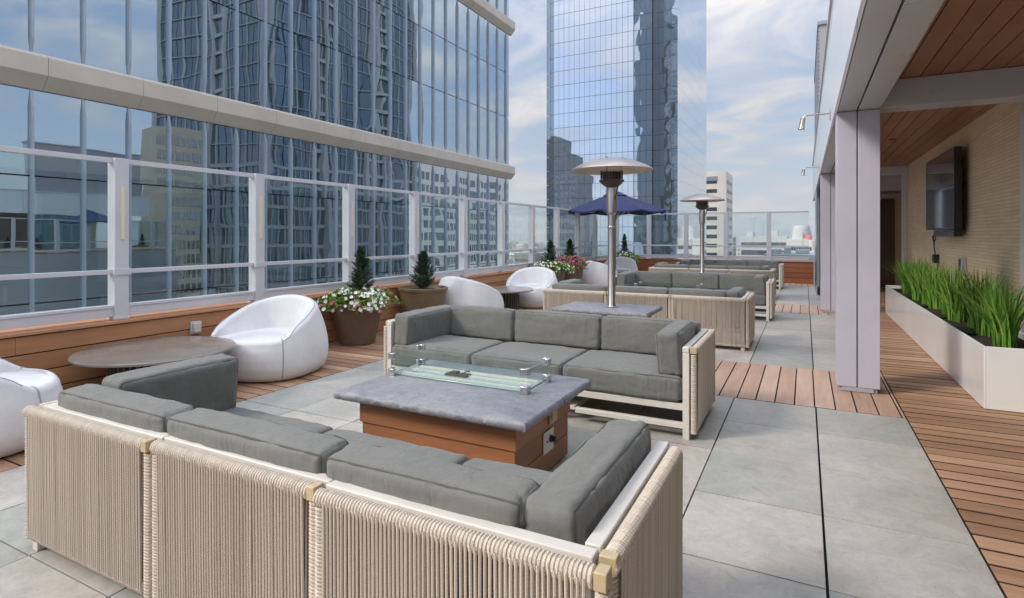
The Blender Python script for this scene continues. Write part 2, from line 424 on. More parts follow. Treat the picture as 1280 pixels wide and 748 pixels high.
# ================================================================== SETTING
GZ = -45.0
g = MB(); g.add([(-4000, -4000, GZ), (4000, -4000, GZ), (4000, 4000, GZ), (-4000, 4000, GZ)], [(0, 1, 2, 3)])
gm = Mt('city_ground', (.14, .14, .135, 1), .9)
gm.color(gm.ramp(gm.noise(.012, 8, .65), (.35, (.08, .09, .08, 1)), (.5, (.15, .15, .145, 1)), (.65, (.24, .23, .22, 1))))
tag(g.build('ground', gm.m, smooth=0), kind='structure')

XL, XD, XR, YF = -5.50, -4.22, 0.69, 18.40      # left curb face, deck edge, right deck edge, far curb
b = MB(); b.box(-5.85, 8, -6, 18.8, GZ + .01, -.062)
tag(b.build('terrace_slab', M['concrete_grey'], smooth=0), kind='structure')
b = MB(); b.box(-5.70, 7.9, -5.9, 18.6, -.060, -.034)
tag(b.build('terrace_underlay', M['dark'], smooth=0), kind='structure')
# pavers
t = MB(); y = 5.22; PW = (XR - XD) / 8
rows = []
for base in (-.88, 5.22, 11.32, 17.42):
    if base == -.88: rows += [(5.22 - .665 * (k + 1), 5.22 - .665 * k) for k in range(7)] + [(-2.2, -.9), (-3.5, -2.2)]
    else:
        y0 = base + 1.47; k = 0
        while y0 + .3 < min(base + 6.1, YF):
            y1 = min(y0 + .6614, YF) ; rows.append((y0, y1)); y0 = y1
for (a, c) in rows:
    xs = [XD] + [.08 - .618 * k for k in range(6, -1, -1)] + [XR]
    xs = sorted(set(round(q, 4) for q in xs))
    for i in range(len(xs) - 1):
        gp = .0038; gr = .0055 if abs(xs[i + 1] - .08) < .01 else gp; gl = .0055 if abs(xs[i] - .08) < .01 else gp
        dz = random.uniform(-.0015, .0015)
        t.box(xs[i] + gl, xs[i + 1] - gr, a + gp, c - gp, -.03, dz)
tag(t.build('terrace_paving', M['tile'], bevel=.0015, smooth=0), kind='structure')
# timber decks
d = MB()
def boards_x(mb, x0, x1, y0, y1, w=.142, gap=.011, brk=None):
    y = y0
    while y < y1 - .02:
        ye = min(y + w, y1); z = random.uniform(-.0015, .0015)
        cuts = [x0]
        if brk:
            q = x0 + random.uniform(.3, 1) * brk
            while q < x1 - .3: cuts.append(q); q += brk
        cuts.append(x1)
        for i in range(len(cuts) - 1): mb.board(cuts[i] + .001, cuts[i + 1] - .001, y + gap / 2, ye - gap / 2, -.03, z)
        y += w
def boards_y(mb, x0, x1, y0, y1, w=.148, gap=.010):
    x = x0
    while x < x1 - .02:
        xe = min(x + w, x1); mb.board(x + gap / 2, xe - gap / 2, y0 + .004, y1 - .004, -.03, random.uniform(-.0015, .0015)); x += w
boards_x(d, -5.52, XD - .004, -3, YF, .142)
boards_x(d, XR + .004, 3.2, -3, 18.4, .138, .016, brk=2.6)
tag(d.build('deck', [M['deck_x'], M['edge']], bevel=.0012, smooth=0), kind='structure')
d = MB()
for base in (-.88, 5.22, 11.32, 17.42): boards_y(d, XD, XR, base, min(base + 1.47, YF))
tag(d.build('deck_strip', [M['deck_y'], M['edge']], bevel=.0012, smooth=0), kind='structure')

# timber-clad curbs under the fence
def curb(name, label, along, a0, a1, base, mat):
    """along 'y': face towards +X at x=base; along 'x': face towards -Y at y=base"""
    t = thing(name, label, 'parapet wall', (base, (a0 + a1) / 2, 0) if along == 'y' else ((a0 + a1) / 2, base, 0))
    def put(mb, s0, s1, d0, d1, z0, z1):
        if along == 'y': mb.box(base - d1, base - d0, s0, s1, z0, z1)
        else: mb.box(s0, s1, base + d0, base + d1, z0, z1)
    core = MB(); put(core, a0, a1, .032, .30, -.055, .60); core.build('wall_core', M['concrete_grey'], t, off=t.location, smooth=0)
    core = MB(); put(core, a0, a1, .0235, .0305, -.03, .60); core.build('backing', M['dark'], t, off=t.location, smooth=0)
    bd = MB(); H = .148
    for k in range(4):
        z0 = .005 + k * H; s = a0 - random.uniform(0, 2.6)
        while s < a1:
            e = s + 2.9; p, q = max(s, a0), min(e, a1)
            if q - p > .02: put(bd, p + .0012, q - .0012, random.uniform(-.001, .001), .022, z0 + .005, z0 + H - .005)
            s = e
    bd.build('cladding', mat, t, bevel=.002, off=t.location, smooth=0)
    cp = MB(); s = a0
    while s < a1: put(cp, s + .0012, min(s + 3.1, a1) - .0012, -.028, .31, .603, .628); s += 3.1
    cp.build('cap_board', mat, t, bevel=.003, off=t.location, smooth=0)
    return t
curb('timber_parapet', 'long orange brown timber-clad low wall under the left glass fence', 'y', -3, YF + .3, XL, M['clad_y'])
curb('timber_parapet', 'darker red brown timber-clad low wall across the far terrace end', 'x', XL + .032, .22, YF, M['clad_x'])

# glass fences
def fence(name, label, along, posts, base, ends):
    t = thing(name, label, 'fence', (base, posts[0], .63) if along == 'y' else (posts[0], base, .63))
    def put(mb, s0, s1, d0, d1, z0, z1, mi=0):
        if along == 'y': mb.box(base - d1, base - d0, s0, s1, z0, z1, mi)
        else: mb.box(s0, s1, base + d0, base + d1, z0, z1, mi)
    for i, s in enumerate(posts):
        p = MB(); put(p, s - .06, s + .06, .04, .16, .63, 2.10); put(p, s - .066, s + .066, .034, .166, .63, .655)
        po = p.build('post', M['alu'], t, bevel=.003, off=t.location)
        br = MB(); put(br, s - .07, s + .07, .028, .06, 1.035, 1.095); br.build('bracket', M['alu'], po, bevel=.002, off=t.location)
        if along == 'y':
            l = MB(); put(l, s - .012, s + .016, .022, .042, 1.36, 1.84)
            l.build('light_strip', M['led'], po, bevel=.003, off=t.location)
    ps = [ends[0]] + list(posts) + [ends[1]]
    for i in range(len(ps) - 1):
        a, c = ps[i] + .06, ps[i + 1] - .06
        if c - a < .15: continue
        r = MB(); put(r, a, c, .075, .125, 2.055, 2.10); r.build('top_rail', M['alu'], t, bevel=.003, off=t.location)
        r = MB(); put(r, a, c, .07, .13, 1.045, 1.085); r.build('middle_rail', M['alu'], t, bevel=.003, off=t.location)
        r = MB(); put(r, a, c, .06, .14, .66, .765); put(r, a, c, .05, .06, .74, .765); r.build('bottom_rail', M['alu'], t, bevel=.003, off=t.location)
        q = MB(); put(q, a + .004, c - .004, .095, .105, 1.086, 2.054); q.build('pane', M['glass'], t, off=t.location, smooth=0)
        q = MB(); put(q, a + .004, c - .004, .095, .105, .766, 1.044); q.build('pane', M['glass'], t, off=t.location, smooth=0)
    return t
fence('glass_fence', 'silver framed glass fence along the left timber wall', 'y', [-1.4, .05, 1.5] + [2.96 + 1.478 * k for k in range(11)], XL, (-2.9, 18.5))
fence('glass_fence', 'silver framed glass fence across the far terrace end', 'x', [-5.60, -4.53, -3.34, -2.15, -.95], YF, (-5.6, .17))

# ================================================================== PAVILION (the building at right)
pv = thing('pavilion', 'silver framed pavilion at right with timber ceiling and tan brick wall', 'building', (.42, 5.9, 0))
O = pv.location
def P(mb, name, mats, bevel=0, smooth=35, parent=pv): return mb.build(name, mats, parent, bevel=bevel, off=O, smooth=smooth)
for yc in (5.88, 11.66, 17.42):
    c = MB()
    c.box(.256, .409, yc, yc + .30, .045, 2.503); c.box(.421, .586, yc, yc + .30, .045, 2.503)
    c.box(.275, .567, yc + .02, yc + .28, .0, 2.5, 1)
    cm = P(c, 'column', [M['column'], M['alu_dark']], .003)
    bp = MB(); bp.box(.30, .54, yc + .004, yc + .25, .004, .043); P(bp, 'base_plate', M['alu_dark'], .003)
bm = MB(); bm.box(.262, .409, -5, 21, 2.508, 2.74); bm.box(.421, .588, -5, 21, 2.508, 2.74); bm.box(.28, .57, -5, 21, 2.53, 2.735, 1)
P(bm, 'edge_beam', [M['beam'], M['dark']], .003)
for yc in (-.22, 5.90):
    cb = MB(); cb.box(.592, 1.772, yc, yc + .25, 2.512, 2.752); P(cb, 'cross_beam', M['beam'], .004)
fs = MB(); yy = -5
while yy < 21:
    fs.box(.235, .257, yy + .004, min(yy + 2.44, 21) - .004, 2.50, 3.65); yy += 2.44
P(fs, 'fascia', M['fascia'], .002)
cp = MB(); cp.box(.215, .30, -5, 21.02, 3.653, 3.70); P(cp, 'coping', M['alu'], .004)
ce = MB(); x = .60
while x < 3.3:
    yb = -5 - random.uniform(0, 2)
    while yb < 20.9:
        ye = yb + 3.4; ce.box(x + .004, min(x + .138, 3.3) - .004, max(yb, -5) + .0015, min(ye, 20.9) - .0015, 2.756, 2.775); yb = ye
    x += .138
P(ce, 'ceiling', M['ceil'], .0015, 0)
rf = MB(); rf.box(.30, 8, -5, 21, 2.80, 3.655); P(rf, 'roof', M['roof'], 0, 0)
# brick wall carrying the television, white jamb, then the glazed front nearer the camera
bw = MB(); bw.box(1.776, 2.0, 6.80, 13.30, -.02, 2.754); P(bw, 'brick_wall', M['brick'], 0, 0)
jm = MB(); jm.box(1.762, 1.98, 6.62, 6.797, 0, 2.754); P(jm, 'door_jamb', M['white'], .004)
gw = MB()
for k in range(8): gw.box(1.82, 1.84, 6.60 - 1.2 * (k + 1) + .03, 6.60 - 1.2 * k - .03, .06, 2.70)
P(gw, 'glazed_front', M['window_dark'], 0, 0)
gf = MB()
for k in range(9): gf.box(1.79, 1.87, 6.60 - 1.2 * k - .03, 6.60 - 1.2 * k + .0, 0, 2.754)
gf.box(1.80, 1.86, -3.1, 6.57, .0, .06); gf.box(1.80, 1.86, -3.1, 6.57, 2.70, 2.754); P(gf, 'window_frame', M['white'], .003)
# opening at the far end of the covered walk
dh = MB(); dh.box(.60, 1.772, 13.30, 13.42, 2.58, 2.752); dh.box(1.69, 1.775, 13.304, 13.42, 0, 2.577); dh.box(.60, .68, 13.304, 13.42, 0, 2.577); P(dh, 'door_frame', M['alu'], .004)
bw2 = MB(); bw2.box(.6, 2.6, 17.9, 18.1, -.02, 2.754); bw2.box(2.4, 2.6, 13.42, 17.89, -.02, 2.754); P(bw2, 'brick_wall', M['brick'], 0, 0)
dr = MB(); dr.box(1.30, 2.1, 17.84, 17.89, .02, 2.35); do = P(dr, 'door', M['panel_wood'], .004)
ds = MB(); ds.box(1.18, 1.295, 17.82, 17.895, 0, 2.5); ds.box(1.18, 2.25, 17.82, 17.895, 2.36, 2.5); P(ds, 'door_frame', M['alu'], .004)
lb = MB(); lb.box(.62, 2.38, 15.2, 15.35, 2.40, 2.752); P(lb, 'ceiling_bulkhead', M['beam'], .004)
vt = MB(); vt.box(.66, .96, 9.9, 9.93, 2.735, 2.756); vt.box(.66, .96, 10.55, 10.58, 2.735, 2.756); vt.box(.66, .69, 9.931, 10.549, 2.735, 2.756); vt.box(.93, .96, 9.931, 10.549, 2.735, 2.756); vt.box(.691, .929, 9.931, 10.549, 2.748, 2.7555, 1); P(vt, 'ceiling_vent', [M['white'], M['burner']], .002)
for (dx, dy) in ((1.1, 9.6), (1.15, 3.5)):
    dl = MB(); dl.lathe([(.055, 0), (.055, -.006), (.042, -.008), (.04, .0), (.01, .001)], 24, (dx, dy, 2.754)); P(dl, 'downlight', M['burner'])
# teal glazed leaf at the far corner
lf = MB(); lf.box(.24, .262, 15.0, 17.3, .02, 2.49); P(lf, 'glass_leaf', mirror('teal_glass_leaf', (.6, .75, .8, 1), (.12, .2, .22, 1), .5, .002, .5), .002)

# wall lights on arms
al = thing('arm_light', 'small grey arm light on white fascia above the nearer column', 'wall light', (.235, 6.72, 2.66), 0, 'arm lights on the fascia')
q = MB(); q.box(-.006, .0, -.035, .035, -.07, .07); q.build('wall_plate', M['steel'], al, bevel=.002)
q = MB(); q.tube([(-.006, 0, 0), (-.20, 0, .0), (-.235, 0, -.004), (-.25, 0, -.025)], .008, 8); q.build('arm', M['steel'], al)
q = MB(); q.lathe([(.012, 0), (.024, -.01), (.026, -.09), (.032, -.125), (.026, -.127), (.004, -.11)], 16); sp = q.build('lamp_head', M['steel'], al); sp.location = (-.25, 0, -.02); sp.rotation_euler = (0, R(8), 0)
KIDS = {}
dup(al, (.235, 11.93, 2.66), 0, 'small grey arm light on white fascia nearer the far column')

# ================================================================== CITY
def facade_building():
    X = -18.0; Y1 = 34.35; Y0 = 0.4
    t = thing('glass_office', 'blue mirror-glass office block at left with silver fins and pale metal ledges', 'building', (X - 12, 14, GZ))
    O = t.location
    body = MB(); body.box(-46, X - .10, Y0, Y1 - .05, GZ, 20.5); body.build('core', M['spandrel'], t, off=O, smooth=0)
    S = 1.204; ys = []; y = 33.88
    while y > Y0: ys.append(y); y -= S
    ys = ys[::-1]
    # glazing storey by storey; band heights as in the photograph
    zs = []
    bands = [(5.22, 6.15), (15.1, 16.05), (-4.6, -3.7), (-14.4, -13.5), (-24.2, -23.3)]
    lv = [-40, -34, -30, -24.2, -23.3, -19, -14.4, -13.5, -9, -4.6, -3.7, -.4, 2.95, 5.22, 6.15, 9.4, 12.4, 15.1, 16.05, 20.4]
    edges = [Y0] + ys + [Y1]
    for k in range(len(lv) - 1):
        z0, z1 = lv[k], lv[k + 1]
        if z1 - z0 < 1.2: continue
        m = MB()
        for i in range(len(edges) - 1):
            a, c = edges[i] + .02, edges[i + 1] - .02
            if c - a < .1: continue
            tx = random.gauss(0, .0035); tz = random.gauss(0, .0012); bx = random.gauss(0, .0018)
            n = 5; vs = []; fs = []
            for ii in range(n + 1):
                for jj in range(n + 1):
                    u, v = ii / n, jj / n
                    bow = (1 - (2 * u - 1) ** 2) * (1 - (2 * v - 1) ** 2) * bx
                    vs.append((X + tx * (u - .5) * (c - a) + tz * (v - .5) * (z1 - z0) + bow, a + (c - a) * u, z0 + .02 + (z1 - z0 - .04) * v))
            for ii in range(n):
                for jj in range(n): fs.append((ii * (n + 1) + jj, (ii + 1) * (n + 1) + jj, (ii + 1) * (n + 1) + jj + 1, ii * (n + 1) + jj + 1))
            m.add(vs, fs)
        m.build('glazing', M['facade'], t, off=O, smooth=180)
    # end wall facing the towers
    m = MB()
    for i in range(16):
        for k in range(len(lv) - 1):
            m.add([(X - .1 - i * 1.75, Y1 - .03, lv[k] + .03), (X - .1 - (i + 1) * 1.75 + .05, Y1 - .03, lv[k] + .03), (X - .1 - (i + 1) * 1.75 + .05, Y1 - .03, lv[k + 1] - .03), (X - .1 - i * 1.75, Y1 - .03, lv[k + 1] - .03)], [(0, 1, 2, 3)])
    m.build('end_glazing', M['facade'], t, off=O, smooth=0)
    segs = [(-40, -24.2), (-23.3, -14.4), (-13.5, -4.6), (-3.7, 5.22), (6.15, 15.1), (16.05, 20.4)]
    for y in ys:                                 # pointed silver fins, one part per fin line
        m = MB()
        for a, c in segs:
            w = .034; dpt = .10
            vs = [(X, y - w, a), (X, y + w, a), (X + .02, y - w, a + .02), (X + .02, y + w, a + .02)]
            vs = []
            for z, dd in ((a, .01), (a + .42, dpt), (c - .42, dpt), (c, .01)):
                vs += [(X, y - w, z), (X + dd, y - w, z), (X + dd, y + w, z), (X, y + w, z)]
            fs = []
            for r_ in range(3):
                for q in range(3): fs.append((r_ * 4 + q, r_ * 4 + q + 1, r_ * 4 + q + 5, r_ * 4 + q + 4))
            m.add(vs, fs)
        m.build('fin', M['fin'], t, off=O, smooth=0)
    for z0, z1 in bands:                         # champagne ledges with a chamfered nose
        m = MB(); y = Y0
        while y < 34.3:
            ye = min(y + 2.408, 34.3)
            m.prism([(X - .05, z1), (X + .30, z1 - .03), (X + .36, z1 - .10), (X + .36, z0 + .36), (X + .05, z0), (X - .05, z0)], y + .004, ye - .004)
            y = ye
        m.prism([(X - .05, z1), (X + .30, z1 - .03), (X + .36, z1 - .10), (X + .36, z0 + .36), (X + .05, z0), (X - .05, z0)], 34.304, 34.62)
        m.box(X - 20, X - .052, Y1 + .0, Y1 + .25, z0 + .12, z1 - .02)
        m.build('ledge', M['ledge'], t, off=O, smooth=0, bevel=.01)
    return t
facade_building()

def glass_tower():
    X0, X1, Y0, Y1, ZT = -66.6, -29.26, 150.0, 198.5, 118.0
    t = thing('glass_tower', 'tall mirror-glass tower rising behind the terrace end', 'tower', ((X0 + X1) / 2, (Y0 + Y1) / 2, GZ))
    O = t.location
    c = MB(); c.box(X0 + .3, X1 - .3, Y0 + 1.6, Y1 - .3, GZ, ZT); c.build('core', M['spandrel'], t, off=O, smooth=0)
    FH = 4.05; n = int((ZT - GZ) / FH)
    cols = []
    xw0, xd0, xd1 = -40.8, -35.9, -32.75
    def span(a, b, w): k = max(1, round((b - a) / w)); return [(a + (b - a) * i / k, a + (b - a) * (i + 1) / k) for i in range(k)]
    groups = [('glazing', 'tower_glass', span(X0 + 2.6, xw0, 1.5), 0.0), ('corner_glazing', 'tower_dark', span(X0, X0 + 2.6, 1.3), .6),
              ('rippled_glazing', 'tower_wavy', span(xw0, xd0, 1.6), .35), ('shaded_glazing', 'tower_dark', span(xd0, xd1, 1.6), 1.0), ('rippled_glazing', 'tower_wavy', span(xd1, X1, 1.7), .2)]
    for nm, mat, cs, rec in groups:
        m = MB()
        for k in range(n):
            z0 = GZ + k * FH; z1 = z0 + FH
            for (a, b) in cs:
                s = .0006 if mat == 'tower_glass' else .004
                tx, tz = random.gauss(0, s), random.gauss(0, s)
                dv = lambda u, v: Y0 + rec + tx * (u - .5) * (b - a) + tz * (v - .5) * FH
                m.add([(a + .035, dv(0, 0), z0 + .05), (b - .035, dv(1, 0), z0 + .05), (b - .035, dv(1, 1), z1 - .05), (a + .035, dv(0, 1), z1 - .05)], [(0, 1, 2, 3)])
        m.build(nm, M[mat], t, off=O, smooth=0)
    m = MB()
    for k in range(n):
        z0 = GZ + k * FH; z1 = z0 + FH
        for (a, b) in span(Y0, Y1, 3.2):
            tx, tz = random.gauss(0, .001), random.gauss(0, .001)
            dv = lambda u, v: X1 + tx * (u - .5) * 3 + tz * (v - .5) * FH
            m.add([(dv(0, 0), a + .02, z0 + .02), (dv(1, 0), b - .02, z0 + .02), (dv(1, 1), b - .02, z1 - .02), (dv(0, 1), a + .02, z1 - .02)], [(0, 1, 2, 3)])
    m.build('side_glazing', M['tower_side'], t, off=O, smooth=0)
glass_tower()

def window_block(name, label, x0, x1, y0, y1, zt, mat, fh=3.6, front=None, side=None, roofbox=None, group=None, kind_front='strip', gap=.35, wmat='window_dark', cat='building', pen=None):
    t = thing(name, label, cat, ((x0 + x1) / 2, (y0 + y1) / 2, GZ), 0, group); O = t.location
    b = MB(); b.box(x0, x1, y0, y1, GZ, zt); b.build('wall', M[mat], t, off=O, smooth=0, bevel=.05)
    k = 0; z = zt - fh * 1.35
    while z > -28 and k < 22:
        if front:
            a, c, nwin = front; w = MB()
            for i in range(nwin):
                p = x0 + (x1 - x0) * (a + (c - a) * i / nwin); q = x0 + (x1 - x0) * (a + (c - a) * (i + 1) / nwin)
                w.box(p + (q - p) * .08, q - (q - p) * .08, y0 - .08, y0 + .05, z, z + fh * (.40 if kind_front == 'strip' else .62))
            w.build('window_row', M[wmat], t, off=O, smooth=0)
        if side:
            a, c, nwin = side; w = MB()
            for i in range(nwin):
                p = y0 + (y1 - y0) * (a + (c - a) * i / nwin); q = y0 + (y1 - y0) * (a + (c - a) * (i + 1) / nwin)
                w.box(x1 - .05, x1 + .08, p + (q - p) * .14, q - (q - p) * .14, z, z + fh * .40)
            w.build('window_row', M[wmat], t, off=O, smooth=0)
        z -= fh; k += 1
    if pen:
        for (a, c, e, f_, h) in pen:
            r = MB(); r.box(x0 + (x1 - x0) * a, x0 + (x1 - x0) * c, y0 + (y1 - y0) * e, y0 + (y1 - y0) * f_, zt + .01, zt + h); r.build('roof_plant', M['concrete_grey'], t, off=O, smooth=0, bevel=.05)
    return t
wb = window_block('concrete_tower', 'pale concrete office tower with dark window rows beside the mirror tower', -36.8, -27.4, 236, 258, 26.6, 'concrete', 3.6, (.10, .68, 1), (.10, .92, 9))
q = MB(); q.box(-36.0, -30.6, 235.9, 236.05, 22.9, 24.6); q.build('louvre_opening', M['pier'], wb, off=wb.location, smooth=0)

def at(u, Y, v=None):
    """point on the plane y=Y seen at photo column u (row v gives its height)"""
    th = R(27.3367); f = Vector((-math.sin(th), math.cos(th))); r = Vector((math.cos(th), math.sin(th)))
    dd = f + r * ((u - 640) / 708); s = Y / dd.y
    return s * dd.x, (1.4 + s * (294 - v) / 708 if v is not None else None)
def blk(name, label, u0, u1, Y, v, depth, mat, **k):
    x0 = at(u0, Y)[0]; x1, z = at(u1, Y, v); return window_block(name, label, x0, x1, Y, Y + depth, z, mat, **k)
blk('office_block', 'long pale grey office block with close vertical windows beside the concrete tower', 925.5, 984, 330, 296, 30, 'concrete_grey', fh=4.2, front=(.02, .98, 34), kind_front='tall', pen=[(.1, .25, .3, .7, 2.5), (.6, .8, .2, .6, 3)])
hb = blk('office_block', 'beige office block with a round plant room on its roof', 984, 1016, 300, 299, 30, 'concrete', fh=4.0, front=(.04, .96, 9), kind_front='strip')
xx, zz = at(1002, 312, 299); q = MB(); q.lathe([(4.3, 0), (4.3, 3.6), (3.9, 3.7), (3.9, 5.6), (3.2, 6.6), (0.01, 6.7)], 20, (xx, 312, zz + .02)); q.build('plant_room', M['concrete_grey'], hb, off=hb.location)
blk('office_block', 'low white-roofed block showing through the fence near the right columns', 955, 1019, 190, 319, 26, 'concrete_grey', fh=3.8, front=(.03, .97, 14), pen=[(.1, .3, .2, .8, 1.4), (.4, .52, .1, .6, 2.0), (.62, .9, .3, .7, 1.2)])
xx, zz = at(1004, 320, 300)
fl = thing('flag', 'small red and white flag on a rooftop pole', 'flag', (xx, 296, zz - 6))
q = MB(); q.tube([(0, 0, -1), (0, 0, 9.5)], .1, 6); q.build('pole', M['steel'], fl)
q = MB(); vs = []; fs_ = []
for i in range(9):
    for j in range(2): vs.append((.1 + i * .45, .25 * math.sin(i * .9), 9.2 - j * 2.3 - i * .12))
for i in range(8): fs_.append((2 * i, 2 * i + 2, 2 * i + 3, 2 * i + 1))
q.add(vs, fs_); q.build('cloth', var('red_flag_cloth', srgb(214, 120, 124), .8, 0, .2, 1.5), fl)
blk('far_tower', 'slim deep blue glass tower far off beside the second heater', 863.5, 871.5, 520, 268, 14, 'navy_glass', fh=4, front=(.05, .95, 5), kind_front='tall')
blk('office_block', 'dark brown low block beyond the left fence end', 643, 668, 330, 317, 30, 'roof', fh=4, front=(.04, .96, 12), pen=[(.2, .5, .2, .7, 2.2)])
# ribbed metal screen standing on the pavilion roof
t = thing('roof_screen', 'grey ribbed-metal screen standing above the white pavilion fascia', 'roof screen', (.6, 18, 3.71))
q = MB(); q.box(.30, .9, 15.0, 20.6, 3.71, 6.28); q.build('frame', M['concrete_grey'], t, off=t.location, smooth=0)
q = MB(); z = 3.76
while z < 6.2: q.box(.278, .299, 15.02, 20.58, z, z + .07); z += .10
q.build('rib_cladding', M['alu_dark'], t, off=t.location, smooth=0)
q = MB(); q.box(.26, .95, 14.95, 20.65, 6.285, 6.36); q.build('coping', M['alu_dark'], t, off=t.location, smooth=0)

# towers across the street, seen mirrored in the glass office
def mirrored_tower():
    X, X2, Y0, Y1, ZT = 50.0, 79.6, 69.7, 113.0, 105.0
    t = thing('blue_tower', 'dark blue tower with pale piers mirrored in the glass office', 'tower', (X + 15, 90, GZ)); O = t.location
    b = MB(); b.box(X + .25, X2, Y0 + .25, Y1, GZ, ZT); b.build('core', M['spandrel'], t, off=O, smooth=0)
    b = MB(); b.box(X + 4, X2, Y1 + .01, Y1 + 4.5, GZ, 56); b.box(X + 6, X2, Y1 + 4.51, Y1 + 9, GZ, 50); b.build('shoulder', M['navy_glass'], t, off=O, smooth=0)
    FH = 3.7
    def face(west):
        # west: the face looking at the glass office; else the face looking back at the terrace
        a0, a1 = (Y0, Y1) if west else (X, X2)
        def put(mb, s0, s1, d0, d1, z0, z1):
            if west: mb.box(X - d1, X - d0, s0, s1, z0, z1)
            else: mb.box(s0, s1, Y0 - d1, Y0 - d0, z0, z1)
        gl = MB(); z = GZ; n = round((a1 - a0) / 1.55); w = (a1 - a0) / n
        while z < ZT - 1:
            for i in range(n):
                p = a0 + i * w; k = random.gauss(0, .012)
                q = [(p + .08, -k), (p + w - .08, k)]
                if west: v = [(X - d, y, zz) for zz in (z + .15, z + FH - .2) for y, d in q]
                else: v = [(x, Y0 - d, zz) for zz in (z + .15, z + FH - .2) for x, d in q]
                gl.add(v, [(0, 1, 3, 2)])
            z += FH
        gl.build('glazing', M['navy_glass'], t, off=O, smooth=0)
        pr = MB(); big = (0, 8, 10, 18, 20, n) if west else (0, 8, 11, n)
        for i in range(n + 1):
            p = a0 + i * w; hw = .38 if i in big else .09; put(pr, p - hw, p + hw, .012, .8 if i in big else .22, GZ, ZT if (i in big or i % 2) else 14)
        pr.build('piers', M['pier'], t, off=O, smooth=0)
        sp = MB(); z = GZ
        while z < ZT - 1:
            for b0, b1 in zip(big, big[1:]):
                strong = (b1 - b0) <= 3
                h = .7 if strong else (.62 if z < 16 else .16)
                put(sp, a0 + b0 * w + .55, a0 + b1 * w - .55, .013, .5 if strong else .26, z - h / 2, z + h / 2)
            z += FH
        sp.build('spandrels', M['pier'], t, off=O, smooth=0)
    face(True); face(False)
mirrored_tower()
def side_block(name, label, x0, x1, y0, y1, zt, mat, nw, fh=3.6):
    t = thing(name, label, 'building', ((x0 + x1) / 2, (y0 + y1) / 2, GZ)); O = t.location
    b = MB(); b.box(x0, x1, y0, y1, GZ, zt); b.build('wall', M[mat], t, off=O, smooth=0)
    z = zt - fh * 1.2
    while z > -30:
        w = MB()
        for i in range(nw):
            p = y0 + (y1 - y0) * i / nw; q = y0 + (y1 - y0) * (i + 1) / nw
            w.box(x0 - .06, x0 + .05, p + (q - p) * .15, q - (q - p) * .15, z, z + fh * .6)
        w.build('window_row', M['window_dark'], t, off=O, smooth=0); z -= fh
    return t
side_block('stone_block', 'narrow beige gridded block mirrored at the blue tower edge', 55, 60.6, 55, 61, 19, 'stone_dull', 6, 2.4)
side_block('brick_block', 'low dark block mirrored right of the blue tower', 62, 90, 130, 190, 22, 'concrete_grey', 20)
side_block('terraced_block', 'low grey block with a long roof mirrored at the far left of the glass office', 34, 60, -8, 34, 5.5, 'concrete_grey', 14)
# block behind the photographer, mirrored in the tower foot
def rear_block(name, label, x0, x1, y1, zt, mat, nw, steps=()):
    t = thing(name, label, 'building', ((x0 + x1) / 2, y1 - 15, GZ)); O = t.location
    b = MB(); b.box(x0, x1, y1 - 30, y1, GZ, zt)
    for (a, c, h) in steps: b.box(x0 + (x1 - x0) * a, x0 + (x1 - x0) * c, y1 - 29, y1 - .5, zt, zt + h)
    b.build('wall', M[mat], t, off=O, smooth=0)
    z = zt - 4; 
    while z > -40:
        w = MB()
        for i in range(nw):
            p = x0 + (x1 - x0) * i / nw; q = x0 + (x1 - x0) * (i + 1) / nw
            w.box(p + (q - p) * .12, q - (q - p) * .12, y1 - .05, y1 + .08, z, z + 2.2)
        w.build('window_row', M['window_dark'], t, off=O, smooth=0); z -= 3.7
    return t
rear_block('stone_tower', 'stepped grey tower mirrored in the foot of the mirror tower', -146, -122, -20, 40, 'roof', 9, [(.02, .42, 22), (.42, .72, 12)])

rear_block('banded_tower', 'tall dark banded tower mirrored in the rippled strip of the mirror tower', -84, -67, -12, 150, 'window_dark', 5)
rear_block('concrete_slab', 'grey concrete slab mirrored at the right edge of the mirror tower', -64, -60, -12, 120, 'concrete_grey', 2)

